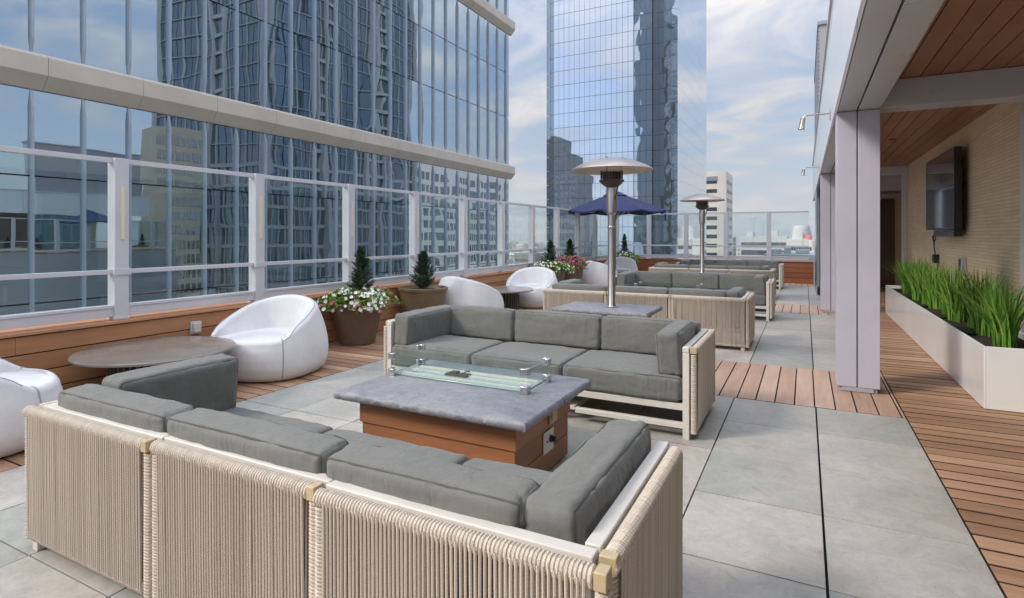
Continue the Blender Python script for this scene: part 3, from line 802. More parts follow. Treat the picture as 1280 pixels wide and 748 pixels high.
# the rest of the city, reading as one mass
ct = MB(); rnd = random.Random(5)
for i in range(1500):
    a = rnd.uniform(-.95, .25); dd = 380 * (10 ** rnd.uniform(0, .80)); x = math.sin(a) * dd; y = math.cos(a) * dd
    if -90 < x < 12 and y < 300: continue
    w, l = rnd.uniform(9, 28), rnd.uniform(9, 28); h = rnd.choice((6, 8, 10, 12, 15, 18, 24)) * rnd.uniform(.8, 1.25)
    if rnd.random() < .05: h *= 1.9
    ct.box(x - w / 2, x + w / 2, y - l / 2, y + l / 2, GZ, GZ + h, rnd.choice((0, 0, 1, 1, 2, 3)))
    if rnd.random() < .6: ct.box(x - w / 5, x + w / 6, y - l / 5, y + l / 6, GZ + h + .01, GZ + h + rnd.uniform(2, 4), rnd.choice((0, 1, 2)))
def citymat(name, c):
    a = Mt(name, c, .85); b = a.n('ShaderNodeTexBrick'); b.inputs['Brick Width'].default_value = 3.2; b.inputs['Row Height'].default_value = 3.5; b.inputs['Scale'].default_value = 1
    b.inputs['Mortar Size'].default_value = .9; b.offset = 0; b.inputs['Color1'].default_value = (.06, .07, .08, 1); b.inputs['Color2'].default_value = (.10, .11, .13, 1); b.inputs['Mortar'].default_value = c
    cx = a.n('ShaderNodeTexCoord'); sp = a.n('ShaderNodeSeparateXYZ'); cm = a.n('ShaderNodeCombineXYZ')
    a.l(cx.outputs['Object'], sp.inputs[0]); a.l(a.math('ADD', sp.outputs[0], sp.outputs[1]), cm.inputs[0]); a.l(sp.outputs[2], cm.inputs[1]); a.l(cm.outputs[0], b.inputs['Vector'])
    ge = a.n('ShaderNodeNewGeometry'); s2 = a.n('ShaderNodeSeparateXYZ'); a.l(ge.outputs['Normal'], s2.inputs[0])
    a.color(a.mix(a.math('GREATER_THAN', s2.outputs[2], .5), b.outputs['Color'], dk(c, 1.05))); return a.m
tag(ct.build('distant_city', [citymat('city_pale', srgb(186, 182, 178)), citymat('city_grey', srgb(150, 150, 152)), citymat('city_brick', srgb(150, 120, 106)), citymat('city_white', srgb(214, 212, 208))], smooth=0),
    'hazy mass of low city buildings spreading to the horizon', 'city', kind='stuff')

# ================================================================== TERRACE FURNITURE
SW, SD = 2.72, .90                      # a three-module sofa: width, depth
def rope_panel(L, seed=0, dens=.0145):
    m = MB(); rr = .027
    m.wrap((.006, 0, .607), (L - .042, 0, .607), rr, .0115, 10)
    m.wrap((.022, 0, .045), (.022, 0, .583), .0215, .0115, 8); m.wrap((L - .022, 0, .045), (L - .022, 0, .583), .0215, .0115, 8)
    m.wrap((.046, 0, .062), (L - .046, 0, .062), .021, .0115, 8)
    r_ = random.Random(seed)
    for sgn in (-1, 1):
        x = .052
        while x < L - .05:
            j = r_.uniform(-.0022, .0022)
            m.tube([(x, sgn * .019, .062), (x + j, sgn * .0225, .34), (x, sgn * .0245,   .612)], .0044, 6, 0, False); x += dens
    return m
def make_sofa():
    s = thing('outdoor_sofa', 'nearest grey three-seat sofa seen from its beige rope back', 'sofa', (0, 0, 0), 0, 'rope-backed sofas on the terrace')
    F = .0
    mods = [(0.0, .945, 0), (.945, 1.795, .006), (1.795, SW, -.012)]
    for i, (a, c, dy) in enumerate(mods):
        p = rope_panel(c - a, i + 1).build('rope_panel', M['cord'], s); p.location = (a, .027 + dy, 0)
        for xx in ((c - a - .022,) if c < SW else (.022, c - a - .022))[-1:]:
            cp = MB(); cp.box(xx - .016, xx + .016, -.026, .018, .590, .634); cp.build('corner_cap', M['tan_cap'], p, bevel=.003)
    for x0 in (.027, SW - .027):
        p = rope_panel(SD - .05, 8).build('rope_panel', M['cord'], s); p.location = (x0, .055, 0); p.rotation_euler = (0, 0, R(90))
        for xx in (.022,) if x0 > 1 else (SD - .05 - .022,):
            cp = MB(); cp.box(xx - .016, xx + .016, -.022, .022, .590, .634); cp.build('corner_cap', M['tan_cap'], p, bevel=.003)
    f = MB()
    for (a, c, dy) in mods:
        f.box(a + .058 if a == 0 else a + .002, c - .002 if c < SW else c - .058, .058 + dy, .102 + dy, .594, .632)
        f.box(a + .06, c - .06, .06, .10, .055, .095); f.box(a + .06, c - .06, SD - .045, SD - .005, .07, .108)
        f.box(a + .003 if a else .06, c - .003 if c < SW else SW - .06, SD - .047, SD - .003, .195, .243)
        f.box(a + .003 if a else .06, c - .003 if c < SW else SW - .06, .104, .144, .20, .24)
        for xx in ((a + .06 if a == 0 else a + .003), (c - .1 if c == SW else c - .043)):
            f.box(xx, xx + .04, .146, SD - .049, .2, .238); f.box(xx, xx + .04, .102, SD - .047, .075, .105)
    for x0, x1 in ((.056, .1), (SW - .1, SW - .056)):
        f.box(x0, x1, .103, SD, .594, .631)
    f.build('frame', M['white'], s, bevel=.004)
    for (x, y) in ((.054, .06), (SW - .098, .06), (.054, SD - .002), (SW - .098, SD - .002), (.93, .11), (1.78, .11)):
        l = MB(); l.box(x, x + .044, y - .04, y + .004, 0, .592 if y > .5 else .592); l.build('leg', M['white'], s, bevel=.003)
    dkm = MB()
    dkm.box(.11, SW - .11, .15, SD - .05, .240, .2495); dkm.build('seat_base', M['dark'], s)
    cu = []
    for i, (a, c) in enumerate(((.105, .985), (.99, 1.795), (1.80, SW - .105))):
        m = MB(); m.cushion(a, c, .27, SD + .015, .248, .425, .034, .020, 3 + i); m.build('seat_cushion', [M['cushion'], M['welt']], s, smooth=60)
    for i, (a, c) in enumerate(((.105, .905), (.91, 1.735), (1.745, SW - .272))):
        m = MB(); m.cushion(a, c, .105, .250, .405, .700, .032, .014, 13 + i, lean(0, .105, .4, R(4), 'X'), seam='y'); m.build('back_cushion', [M['cushion'], M['welt']], s, smooth=60)
    for i, (x0, x1, an) in enumerate(((.105, .27, R(4)), (SW - .27, SW - .105, R(-4)))):
        m = MB(); m.cushion(x0, x1, .256 if i == 0 else .11, SD - .01, .42, .73 if i == 0 else .705, .034, .014, 23 + i, lean(x0 if i == 0 else x1, 0, .42, an, 'Y'), seam='x')
        m.build('arm_cushion', [M['cushion'], M['welt']], s, smooth=60)
    return s
sofa = make_sofa(); sofa.location = (-3.11, 1.24, 0)
dup(sofa, (-.645, 4.88, 0), R(180), 'grey three-seat sofa facing the camera across the near fire table')
dup(sofa, (-3.31, 7.34, 0), 0, 'grey sofa turned away, its beige rope back behind the heater table')
dup(sofa, (-.46, 10.98, 0), R(180), 'grey sofa facing the camera across the second glass fire table')
dup(sofa, (-3.30, 13.44, 0), 0, 'grey sofa turned away, second from the far wall behind far heater')
dup(sofa, (-.50, 17.05, 0), R(180), 'farthest grey sofa, backed against the far timber wall')

def slab(mb, x0, x1, y0, y1, z0, z1, rough=(1, 1, 1, 1), seed=0):
    """stone slab with a rock-faced edge: sides (x0, x1, y0, y1) roughened where rough is 1"""
    step = .012; per = []
    n1 = max(2, int((x1 - x0) / step)); n2 = max(2, int((y1 - y0) / step))
    per += [(x0 + (x1 - x0) * i / n1, y0, 0, -1, rough[2]) for i in range(n1)]
    per += [(x1, y0 + (y1 - y0) * i / n2, 1, 0, rough[1]) for i in range(n2)]
    per += [(x1 - (x1 - x0) * i / n1, y1, 0, 1, rough[3]) for i in range(n1)]
    per += [(x0, y1 - (y1 - y0) * i / n2, -1, 0, rough[0]) for i in range(n2)]
    lev = [(z1, -.010), (z1 - .006, -.003), (z1 - .016, .003), (z0 + .02, .004), (z0 + .008, 0), (z0, -.008)]
    N = len(per); vs = []; fs = []
    for li, (z, o) in enumerate(lev):
        for (x, y, nx, ny, rg) in per:
            q = mnoise.noise(Vector((x * 26, y * 26, z * 40 + seed))) * .005 + mnoise.noise(Vector((x * 70, y * 70, z * 90 + seed))) * .006
            k = (o + q) if rg else -.001
            zz = z + (mnoise.noise(Vector((x * 40, y * 40, li * 3.1))) * .004 if rg and 0 < li < 5 else 0)
            vs.append((x + nx * k, y + ny * k, zz))
    for li in range(len(lev) - 1):
        for j in range(N): fs.append((li * N + j, (li + 1) * N + j, (li + 1) * N + (j + 1) % N, li * N + (j + 1) % N))
    fs.append(tuple(range(N))); fs.append(tuple((len(lev) - 1) * N + j for j in reversed(range(N))))
    mb.add(vs, fs)
def cladbox(mb, x0, x1, y0, y1, zs, proud=(.012, 0, 0)):
    for i in range(len(zs) - 1):
        p = proud[min(i, len(proud) - 1)]; z0, z1 = zs[i] + .002, zs[i + 1] - .002; t = .022
        mb.box(x0 - p, x1 + p, y0 - p, y0 + t, z0, z1, 0); mb.box(x0 - p, x1 + p, y1 - t, y1 + p, z0, z1, 0)
        mb.box(x0 - p, x0 + t, y0 + t + .0005, y1 - t - .0005, z0, z1, 1); mb.box(x1 - t, x1 + p, y0 + t + .0005, y1 - t - .0005, z0, z1, 1)
def make_fire_table():
    t = thing('fire_table', 'stone-topped timber fire table with glass guard between the nearest two sofas', 'fire table', (-1.85, 2.985, 0), 0, 'glass-guarded fire tables')
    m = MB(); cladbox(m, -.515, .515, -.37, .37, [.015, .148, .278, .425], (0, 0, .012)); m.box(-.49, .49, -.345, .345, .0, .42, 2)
    b = m.build('timber_base', [M['base_wood'], M['base_wood_y'], M['dark']], t, bevel=.003, smooth=0)
    m = MB(); slab(m, -.63, .63, -.485, .025, .427, .475, (1, 1, 1, 0), 3); slab(m, -.63, .63, .029, .485, .427, .475, (1, 1, 0, 1), 9); m.build('stone_top', M['stone'], t, smooth=50)
    # burner tray with its rails and small pilot bracket
    m = MB(); X0, X1, Y0, Y1 = -.585, .42, -.035, .30
    m.box(X0 + .03, X1 - .03, Y0 + .03, Y1 - .03, .4762, .484); tr = m.build('burner_tray', M['tray'], t, bevel=.002)
    m = MB()
    for yy in (Y0 + .06, Y0 + .17, Y1 - .07): m.box(X0 + .06, X1 - .05, yy, yy + .008, .4842, .492)
    m.build('tray_rail', M['white'], tr)
    m = MB(); m.box(X0 + .06, X1 - .05, Y0 + .076, Y0 + .09, .4842, .490); m.box(X0 + .06, X1 - .05, Y1 - .09, Y1 - .084, .4842, .490); m.build('gasket', M['brass'], tr)
    m = MB(); m.box(-.24, -.08, .10, .17, .4842, .497); m.box(-.21, -.16, .11, .16, .497, .508); m.tube([(-.14, .13, .50), (-.09, .13, .52), (-.07, .14, .52)], .006, 6); m.build('pilot_bracket', M['burner'], tr)
    H0, H1 = .486, .617
    for (a, c, e, f_) in ((X0 + .02, X1 - .02, Y0, Y0 + .008), (X0 + .02, X1 - .02, Y1 - .008, Y1), (X0, X0 + .008, Y0 + .02, Y1 - .02), (X1 - .008, X1, Y0 + .02, Y1 - .02)):
        m = MB(); m.box(a, c, e, f_, H0, H1); m.build('guard_pane', M['glass_low'], t, smooth=0)
    for x in (X0, X1):
        for y in (Y0, Y1):
            sx = 1 if x == X0 else -1; sy = 1 if y == Y0 else -1
            for z0, z1 in ((.4755, .520), (H1 - .034, H1 + .006)):
                m = MB()
                m.box(min(x - sx * .008, x + sx * .042), max(x - sx * .008, x + sx * .042), min(y - sy * .008, y + sy * .016), max(y - sy * .008, y + sy * .016), z0, z1)
                m.box(min(x - sx * .008, x + sx * .016), max(x - sx * .008, x + sx * .016), min(y + sy * .0165, y + sy * .042), max(y + sy * .0165, y + sy * .042), z0 + .0005, z1 - .0005)
                m.build('corner_clamp', M['clampm'], t, bevel=.002)
    m = MB(); m.box(.529, .541, .03, .135, .30, .424); m.box(.541, .549, .045, .12, .315, .41); m.build('switch_cover', M['tan_cap'], t, bevel=.003)
    m = MB(); m.box(.517, .523, -.02, .125, .135, .262); p = m.build('control_plate', M['white'], t, bevel=.003)
    m = MB(); mt = Matrix.Translation((.523, .075, .205)) @ Matrix.Rotation(R(90), 4, 'Y'); m.lathe([(.021, 0), (.021, .012), (.016, .016), (.016, .034), (.012, .037)], 16, mat=mt); m.build('knob', M['black'], p)
    m = MB(); mt = Matrix.Translation((.523, .025, .20)) @ Matrix.Rotation(R(90), 4, 'Y'); m.lathe([(.008, 0), (.008, .003), (.001, .003)], 12, mat=mt); m.build('key_valve', M['black'], p)
    return t
ft = make_fire_table()
dup(ft, (-1.86, 9.08, 0), 0, 'farther glass-guarded fire table, its glass showing over the second rope back')

def make_heater_table():
    t = thing('heater_table', 'square stone-topped table carrying the near heater behind the sofa', 'table', (-1.90, 5.94, 0), 0, 'stone tables under the heaters')
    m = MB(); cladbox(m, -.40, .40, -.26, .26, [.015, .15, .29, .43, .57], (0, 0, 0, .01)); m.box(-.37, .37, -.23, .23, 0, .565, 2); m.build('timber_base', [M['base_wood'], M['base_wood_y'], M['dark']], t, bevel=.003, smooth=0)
    m = MB(); slab(m, -.51, .51, -.34, .34, .572, .62, (1, 1, 1, 1), 5); m.build('stone_top', M['stone'], t, smooth=50)
    return t
ht = make_heater_table(); dup(ht, (-1.90, 12.04, 0), 0, 'stone-topped table at the foot of the far heater')

def make_heater():
    t = thing('patio_heater', 'near stainless mushroom patio heater standing on a stone table', 'patio heater', (-1.86, 5.95, .621), 0, 'mushroom patio heaters')
    m = MB(); m.lathe([(.075, 0), (.075, .006), (.046, .012), (.041, .02), (.041, 1.07), (.0, 1.075)], 28); m.build('pole', M['steel'], t)
    m = MB(); m.lathe([(.042, 1.0), (.058, 1.02), (.058, 1.27), (.05, 1.30), (.0, 1.30)], 28); m.lathe([(.044, .85), (.047, .855), (.047, .87), (.044, .875)], 24); m.build('sleeve', M['steel'], t)
    m = MB(); m.lathe([(.05, 1.29), (.095, 1.32), (.13, 1.355), (.137, 1.372), (.118, 1.376), (.0, 1.376)], 32); m.build('burner_bowl', M['burner'], t)
    m = MB()
    m.lathe([(.10, 1.377), (.10, 1.455), (.105, 1.46), (.0, 1.462)], 32, mi=0)
    for i in range(24):
        a = 2 * math.pi * i / 24; m.tube([(.117 * math.cos(a), .117 * math.sin(a), 1.377), (.117 * math.cos(a), .117 * math.sin(a), 1.475)], .004, 5)
    for z in (1.40, 1.425, 1.45): m.lathe([(.114, z), (.121, z + .002), (.121, z + .006), (.114, z + .008)], 32)
    m.build('burner_screen', M['burner'], t)
    m = MB(); pr = [(.0, 1.615), (.08, 1.612), (.17, 1.597), (.27, 1.568), (.36, 1.53), (.42, 1.498), (.438, 1.484), (.443, 1.476), (.436, 1.474), (.415, 1.49), (.355, 1.52), (.26, 1.556), (.12, 1.59), (.0, 1.60)]
    m.lathe(pr[::-1], 56)
    d = m.build('dome', M['dome'], t, smooth=50)
    m = MB()
    for i in range(3):
        a = R(120 * i + 40); m.lathe([(.012, 0), (.012, .014), (.006, .017), (.0, .017)], 10, (.12 * math.cos(a), .12 * math.sin(a), 1.606)); m.tube([(.09 * math.cos(a), .09 * math.sin(a), 1.44), (.12 * math.cos(a), .12 * math.sin(a), 1.60)], .005, 6)
    m.build('bolt', M['steel'], d)
    m = MB(); m.tube([(.055, -.02, 1.16), (.085, -.03, 1.22), (.105, -.03, 1.30), (.10, -.02, 1.36)], .008, 8); m.build('gas_hose', M['burner'], t)
    return t
he = make_heater(); he.rotation_euler = (0, 0, R(-20))
dup(he, (-1.86, 12.05, .621), R(60), 'far stainless mushroom patio heater in front of the concrete tower')

# lounge chairs
def make_chair():
    t = thing('lounge_chair', 'rounded white lounge chair between the long table and flower pot', 'lounge chair', (0, 0, 0), 0, 'white pod lounge chairs')
    Q = [(0, .86), (.015, .90), (.05, .95), (.12, .99), (.21, 1.0), (.30, .99), (.40, .955), (.50, .905), (.60, .84), (.74, .73)]
    def q(z):
        for (a, b), (c, d) in zip(Q, Q[1:]):
            if z <= c: return b + (d - b) * max(0, (z - a)) / (c - a)
        return Q[-1][1]
    sm = lambda x: max(0, min(1, x)) ** 2 * (3 - 2 * max(0, min(1, x)))
    NT = 84; rows = []; rr = .055
    for i in range(NT):
        th = 2 * math.pi * i / NT; dx, dy = math.cos(th), math.sin(th)
        e = 2.5; base = (abs(dx / .53) ** e + abs(dy / .53) ** e) ** (-1 / e)
        fa = abs(math.degrees(math.atan2(dx, dy)))           # 0 at front, 180 at back
        tt = max(0, (fa - 40) / 140); h = .395 + .345 * (1 - (1 - tt) ** 1.75) * sm(tt * 6)
        s = sm((h - .42) / .10); pts = []
        NO = 14
        for k in range(NO + 1):
            z = (h - rr) * (k / NO); lean_b = -.05 * max(0, -dy) * max(0, z - .3)
            pts.append((base * q(z) + (.02 * max(0, dy) * math.sin(math.pi * min(1, z / .4))), z))
        rc = pts[-1][0] - rr; end = math.pi * (.5 + .5 * s)
        for k in range(1, 8):
            a = end * k / 7; pts.append((rc + rr * math.cos(a), h - rr + rr * math.sin(a)))
        re, ze = pts[-1]; zs = min(ze, .375)
        for k in range(1, 8): pts.append((re - .05 * s * (k / 7) - .006 * k * s, ze + (zs - ze) * k / 7))
        re, ze = pts[-1]
        for k in range(1, 9):
            u = k / 8; pts.append((re * (1 - u), ze + (.425 - ze) * (1 - (1 - u) ** 2.2)))
        rows.append([(r * dx, r * dy, z) for r, z in pts])
    n = len(rows[0]); vs = [p for r in rows for p in r]; fs = []
    for i in range(NT):
        j = (i + 1) % NT
        for k in range(n - 1): fs.append((i * n + k, j * n + k, j * n + k + 1, i * n + k + 1))
    m = MB(); m.add(vs, fs); m.add([r[0] for r in rows], [tuple(reversed(range(NT)))])
    m.build('body', M['chair'], t, smooth=180)
    sd = MB()
    for fa in (47, -47):                                     # the two seams where seat meets arms
        i = round(((90 - fa) % 360) / 360 * NT) % NT; pts = [Vector(p) for p in rows[i][1:24]]; sd.tube([p * 1.0 + Vector((p.x, p.y, 0)).normalized() * .001 for p in pts], .006, 6, 0, False)
    ring = [Vector(rows[i][14 + 3]) for i in range(NT)]
    sd.tube([p + Vector((0, 0, .001)) for i, p in enumerate(ring) if not (60 < i * 360 / NT < 120)][:0] or [Vector(rows[i][17]) for i in [k % NT for k in range(int(NT * .39), int(NT * 1.11))]], .0045, 6, 0, False)
    sd.build('seam', M['chair_seam'], t)
    ft_ = MB()
    for x in (-.25, .25):
        for y in (-.25, .25): ft_.lathe([(.03, -.014), (.03, 0.0)], 12, (x, y, 0))
    ft_.build('foot', M['black'], t)
    return t
ch = make_chair(); ch.location = (-4.86, 4.02, .014); ch.rotation_euler = (0, 0, R(180 + 14))
dup(ch, (-4.92, 1.62, .014), R(-18), 'rounded white lounge chair cut off by the left photo edge')
dup(ch, (-4.85, 7.84, .014), R(-8), 'white lounge chair seen from behind beside the olive pot and small round table')
dup(ch, (-4.80, 10.16, .014), R(190), 'white lounge chair facing the camera below the white flower pot')
dup(ch, (-4.72, 13.85, .014), R(-12), 'white lounge chair seen from behind beside the pink flowers')
dup(ch, (-4.80, 16.15, .014), R(188), 'farthest white lounge chair under the blue umbrella')

def make_coffee():
    t = thing('round_table', 'low taupe round table on a slatted drum beside the nearest white chairs', 'coffee table', (-4.90, 2.90, 0), 0, 'slatted round tables')
    m = MB(); m.lathe([(.0, .402), (.575, .402), (.60, .410), (.602, .425), (.594, .432), (.0, .433)], 72); m.build('table_top', M['tabletop'], t)
    m = MB()
    for i in range(40):
        a = 2 * math.pi * i / 40; mt = Matrix.Rotation(a, 4, 'Z'); m.box(.315, .345, -.010, .010, .012, .40, 0, mt)
    m.build('slat_drum', M['slat'], t)
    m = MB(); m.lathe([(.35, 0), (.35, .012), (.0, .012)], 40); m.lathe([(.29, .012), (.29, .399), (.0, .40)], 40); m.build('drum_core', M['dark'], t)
    return t
co = make_coffee()
dup(co, (-4.88, 8.98, 0), 0, 'smaller-looking round slatted table between the middle pair of white chairs')
dup(co, (-4.82, 15.02, 0), 0, 'far round slatted table at the foot of the blue umbrella')

# umbrella
um = thing('patio_umbrella', 'navy blue market umbrella open over the far white chairs', 'umbrella', (-4.62, 15.10, 0))
m = MB(); m.tube([(0, 0, .0), (0, 0, 2.52)], .021, 12); m.build('pole', M['slat'], um)
cv = MB(); NR = 8; RAD = 1.38
def rim(a): return (RAD * math.cos(a), RAD * math.sin(a), 2.06)
for i in range(NR):
    a0 = 2 * math.pi * i / NR; a1 = 2 * math.pi * (i + 1) / NR; K = 8; J = 5; vs = []
    for k in range(K + 1):
        u = .06 + .94 * k / K
        for j in range(J + 1):
            v = j / J; p0 = Vector(rim(a0)); p1 = Vector(rim(a1)); p = p0.lerp(p1, v)
            z = 2.56 - (2.56 - 2.06) * (u ** 1.12) - .055 * math.sin(math.pi * v) * u ** 1.5
            vs.append((p.x * u, p.y * u, z))
    cv.add(vs, [(k * (J + 1) + j, (k + 1) * (J + 1) + j, (k + 1) * (J + 1) + j + 1, k * (J + 1) + j + 1) for k in range(K) for j in range(J)])
    vs = [tuple(Vector(rim(a0)).lerp(Vector(rim(a1)), j / 4) + Vector((0, 0, -.055 * math.sin(math.pi * j / 4)))) for j in range(5)]
    vs += [(x * 1.004, y * 1.004, z - .035) for x, y, z in vs]; cv.add(vs, [(j, j + 1, j + 6, j + 5) for j in range(4)])
c_ = cv.build('canopy', M['navy'], um, smooth=25)
cc = MB(); cc.lathe([(.34, 2.475), (.20, 2.545), (.08, 2.595), (.0, 2.61)], 16); cc.build('vent_cap', M['navy'], c_)
fi = MB(); fi.lathe([(.02, 2.61), (.028, 2.64), (.0, 2.67)], 12); fi.build('finial', M['steel'], um)
for i in range(NR):
    a = 2 * math.pi * i / NR; e = Vector(rim(a)); r_ = MB(); r_.tube([(0, 0, 2.50), tuple(e * .5 + Vector((0, 0, 1.03 + .225))), (e.x * .985, e.y * .985, 2.05)], .009, 6)
    r_.tube([(0.02 * math.cos(a), .02 * math.sin(a), 1.86), (e.x * .48, e.y * .48, 2.27)], .009, 6); r_.build('rib', M['white'], um)
hb_ = MB(); hb_.lathe([(.035, 1.82), (.045, 1.84), (.045, 1.90), (.03, 1.92)], 14); hb_.build('hub', M['black'], um)
sr = MB(); sr.tube([(1.30, .25, 1.97), (1.31, .25, 1.78)], .022, 6); sr.build('tie_strap', M['navy'], um)

# planting
def leaf_quad(mb, p, d, up, L, w, mi=0, fold=.0):
    d = d.normalized(); sd = d.cross(up)
    if sd.length < 1e-3: sd = d.cross(Vector((1, 0, 0)))
    sd.normalize(); q = p + d * L * .55
    mb.add([p, q + sd * w, p + d * L, q - sd * w], [(0, 1, 2, 3)], mi)
def rv(r_): return Vector((r_.gauss(0, 1), r_.gauss(0, 1), r_.gauss(0, 1))).normalized()
def make_pot(name, label, loc, rt, rb, h, mat, soilmat='soil', group='planter pots along the fence'):
    t = thing(name, label, 'plant pot', loc, 0, group)
    m = MB(); m.lathe([(rb * .9, 0), (rb, .01), (rb + (rt - rb) * .5, h * .5), (rt - .004, h - .05), (rt + .012, h - .045), (rt + .014, h - .006), (rt + .004, h), (rt - .018, h), (rt - .03, h - .05), (rt - .05, h - .07)], 48); m.build('pot', M[mat], t)
    m = MB(); pr = [(rt - .022, h - .045), (rt * .6, h - .03), (rt * .3, h - .035), (0, h - .02)]; m.lathe(pr, 24); m.build('soil', M[soilmat], t)
    return t
def make_conifer(label, loc, h, r, seed, dens=1.0):
    t = thing('dwarf_conifer', label, 'shrub', loc, 0, 'dwarf conifers in pots'); rn = random.Random(seed)
    m = MB(); m.tube([(0, 0, -.05), (.005, 0, h * .5), (0, .004, h * .97)], .014, 7, radii=[.018, .012, .003]); tr = m.build('trunk', M['bark'], t)
    f = MB()
    for i in range(int(250 * dens)):
        u = rn.random() ** 1.25; z = h * (.03 + .95 * u); a = rn.uniform(0, 6.283)
        lob = 1 + .22 * math.sin(3 * a + seed + 5 * u) + .15 * math.sin(9 * u * 3.1 + a)
        rad = r * (1 - u) ** .8 * lob * rn.uniform(.55, 1.08) + .012
        o = Vector((0, 0, z - .05)); d = Vector((math.cos(a), math.sin(a), .55 + .5 * u)).normalized()
        tip = o + Vector((math.cos(a) * rad, math.sin(a) * rad, rad * .5 + .05))
        nseg = 9
        for k in range(nseg):
            p = o.lerp(tip, .25 + .75 * k / nseg)
            for q in range(3):
                dd = (d * 1.0 + rv(rn) * .75); leaf_quad(f, p, dd, rv(rn), rn.uniform(.022, .042), .0045)
    f.build('foliage', M['conifer'], t, smooth=0); return t
def make_petunia(label, loc, r, seed, pets, n_fl, droop=.16, group='petunias in pots'):
    t = thing('petunia', label, 'flowering plant', loc, 0, group); rn = random.Random(seed)
    f = MB(); st = MB(); surf = []
    for i in range(900):
        a = rn.uniform(0, 6.283); e = rn.uniform(-.35, 1.35); lob = 1 + .2 * math.sin(4 * a + seed) + .14 * math.sin(7 * a + 2 * seed) + rn.uniform(-.08, .14)
        rad = r * lob * rn.uniform(.78, 1.06)
        p = Vector((math.cos(a) * math.cos(e) * rad, math.sin(a) * math.cos(e) * rad, .02 + math.sin(e) * (droop if e > 0 else droop * 1.1) * (1.0 if e > 0 else 1.3) * rn.uniform(.7, 1.1)))
        nrm = Vector((math.cos(a) * math.cos(e), math.sin(a) * math.cos(e), max(.15, math.sin(e)) + .3)).normalized()
        surf.append((p, nrm, e))
        for q in range(3): leaf_quad(f, p + rv(rn) * .02 - nrm * .015, nrm + rv(rn) * .9, rv(rn), rn.uniform(.03, .06), rn.uniform(.009, .016))
        if i % 12 == 0: st.tube([(0, 0, -.04), tuple(p * .5 + Vector((0, 0, .05))), tuple(p)], .003, 4)
    f.build('foliage', M['petleaf'], t, smooth=0); st.build('stem', M['petleaf'], t)
    for mat, share in pets:
        b = MB()
        for i in range(int(n_fl * share)):
            p, nrm, e = rn.choice(surf)
            nn = (nrm + rv(rn) * .35 + Vector((.25, -.35, .1))).normalized(); a = nn.orthogonal().normalized(); c = nn.cross(a); R_ = rn.uniform(.019, .03)
            p = p + nrm * rn.uniform(.012, .035); vs = [p - nn * R_ * .5]
            for k in range(10):
                an = 2 * math.pi * k / 10; rr = R_ * (1.0 if k % 2 == 0 else .84); vs.append(p + (a * math.cos(an) + c * math.sin(an)) * rr + nn * (R_ * .05 * (1 if k % 2 else -1)))
            b.add(vs, [(0, k + 1, (k + 1) % 10 + 1) for k in range(10)])
        b.build('blossom', M[mat], t, smooth=0)
    return t
make_pot('planter_pot', 'tapered bronze pot overflowing with white flowers near the white chair', (-5.17, 5.62, 0), .325, .225, .53, 'pot')
make_petunia('white petunias with a few pink ones spilling from the near bronze pot', (-5.17, 5.62, .51), .43, 3, (('petal_white', .95), ('petal_pink', .05)), 340)
make_conifer('little conifer rising out of the near white petunias', (-5.16, 5.68, .55), .70, .19, 4)
make_pot('planter_pot', 'wide olive bronze pot with only a small conifer in it', (-5.12, 6.98, 0), .365, .27, .615, 'pot_gold')
make_conifer('bushy little conifer alone in the wide olive pot', (-5.12, 6.98, .60), .57, .20, 9, 1.15)
make_pot('planter_pot', 'bronze pot with white-green flowers behind the middle white chairs', (-5.10, 11.75, 0), .33, .25, .60, 'pot')
make_petunia('white and pale green petunias in the pot behind the middle chairs', (-5.10, 11.75, .60), .42, 13, (('petal_white', 1.0),), 210, .17)
make_conifer('dark conifer above the white and green far petunias', (-5.12, 11.8, .62), .66, .22, 14)
make_pot('planter_pot', 'bronze pot holding bright pink flowers', (-5.05, 12.85, 0), .32, .24, .62, 'pot')
make_petunia('bright pink petunias in a bronze pot right of the white ones', (-5.05, 12.85, .66), .37, 21, (('petal_pink', 1.0),), 300, .2)
make_conifer('dark conifer standing behind the pink petunias', (-5.1, 12.95, .68), .62, .20, 24)
make_pot('planter_pot', 'farthest bronze pot in the corner behind the umbrella', (-5.08, 17.55, 0), .33, .25, .6, 'pot')
make_petunia('pale yellow green petunias in the far corner pot', (-5.08, 17.55, .62), .42, 31, (('petal_white', 1.0),), 130, .22)
make_conifer('narrow dark conifer in the far corner pot', (-5.08, 17.6, .64), .80, .17, 34)

# white trough with ornamental grass
pl = thing('trough_planter', 'long white lacquered trough planter under the wall television', 'planter', (1.278, 5.78, 0))
m = MB(); w = .015; PX, PY = .485, 6.25
m.box(0, w, 0, PY, .006, .507); m.box(PX - w, PX, 0, PY, .006, .507); m.box(w + .0005, PX - w - .0005, 0, w, .006, .507); m.box(w + .0005, PX - w - .0005, PY - w, PY, .006, .507)
m.build('trough', M['planter'], pl, bevel=.003)
m = MB(); n1_, n2_ = 8, 60; vs = [(w + (PX - 2 * w) * i / n1_, w + (PY - 2 * w) * j / n2_, .455 + .012 * mnoise.noise(Vector((i * .9, j * .7, 2)))) for i in range(n1_ + 1) for j in range(n2_ + 1)]
m.add(vs, [(i * (n2_ + 1) + j, (i + 1) * (n2_ + 1) + j, (i + 1) * (n2_ + 1) + j + 1, i * (n2_ + 1) + j + 1) for i in range(n1_) for j in range(n2_)]); m.build('soil', M['soil'], pl)
for k in range(5):
    tb = MB(); y = .95 + k * 1.15; tb.box(.03, .16, y, y + .26, .462, .476); tb.build('liner_tray', M['black'], pl, bevel=.003)
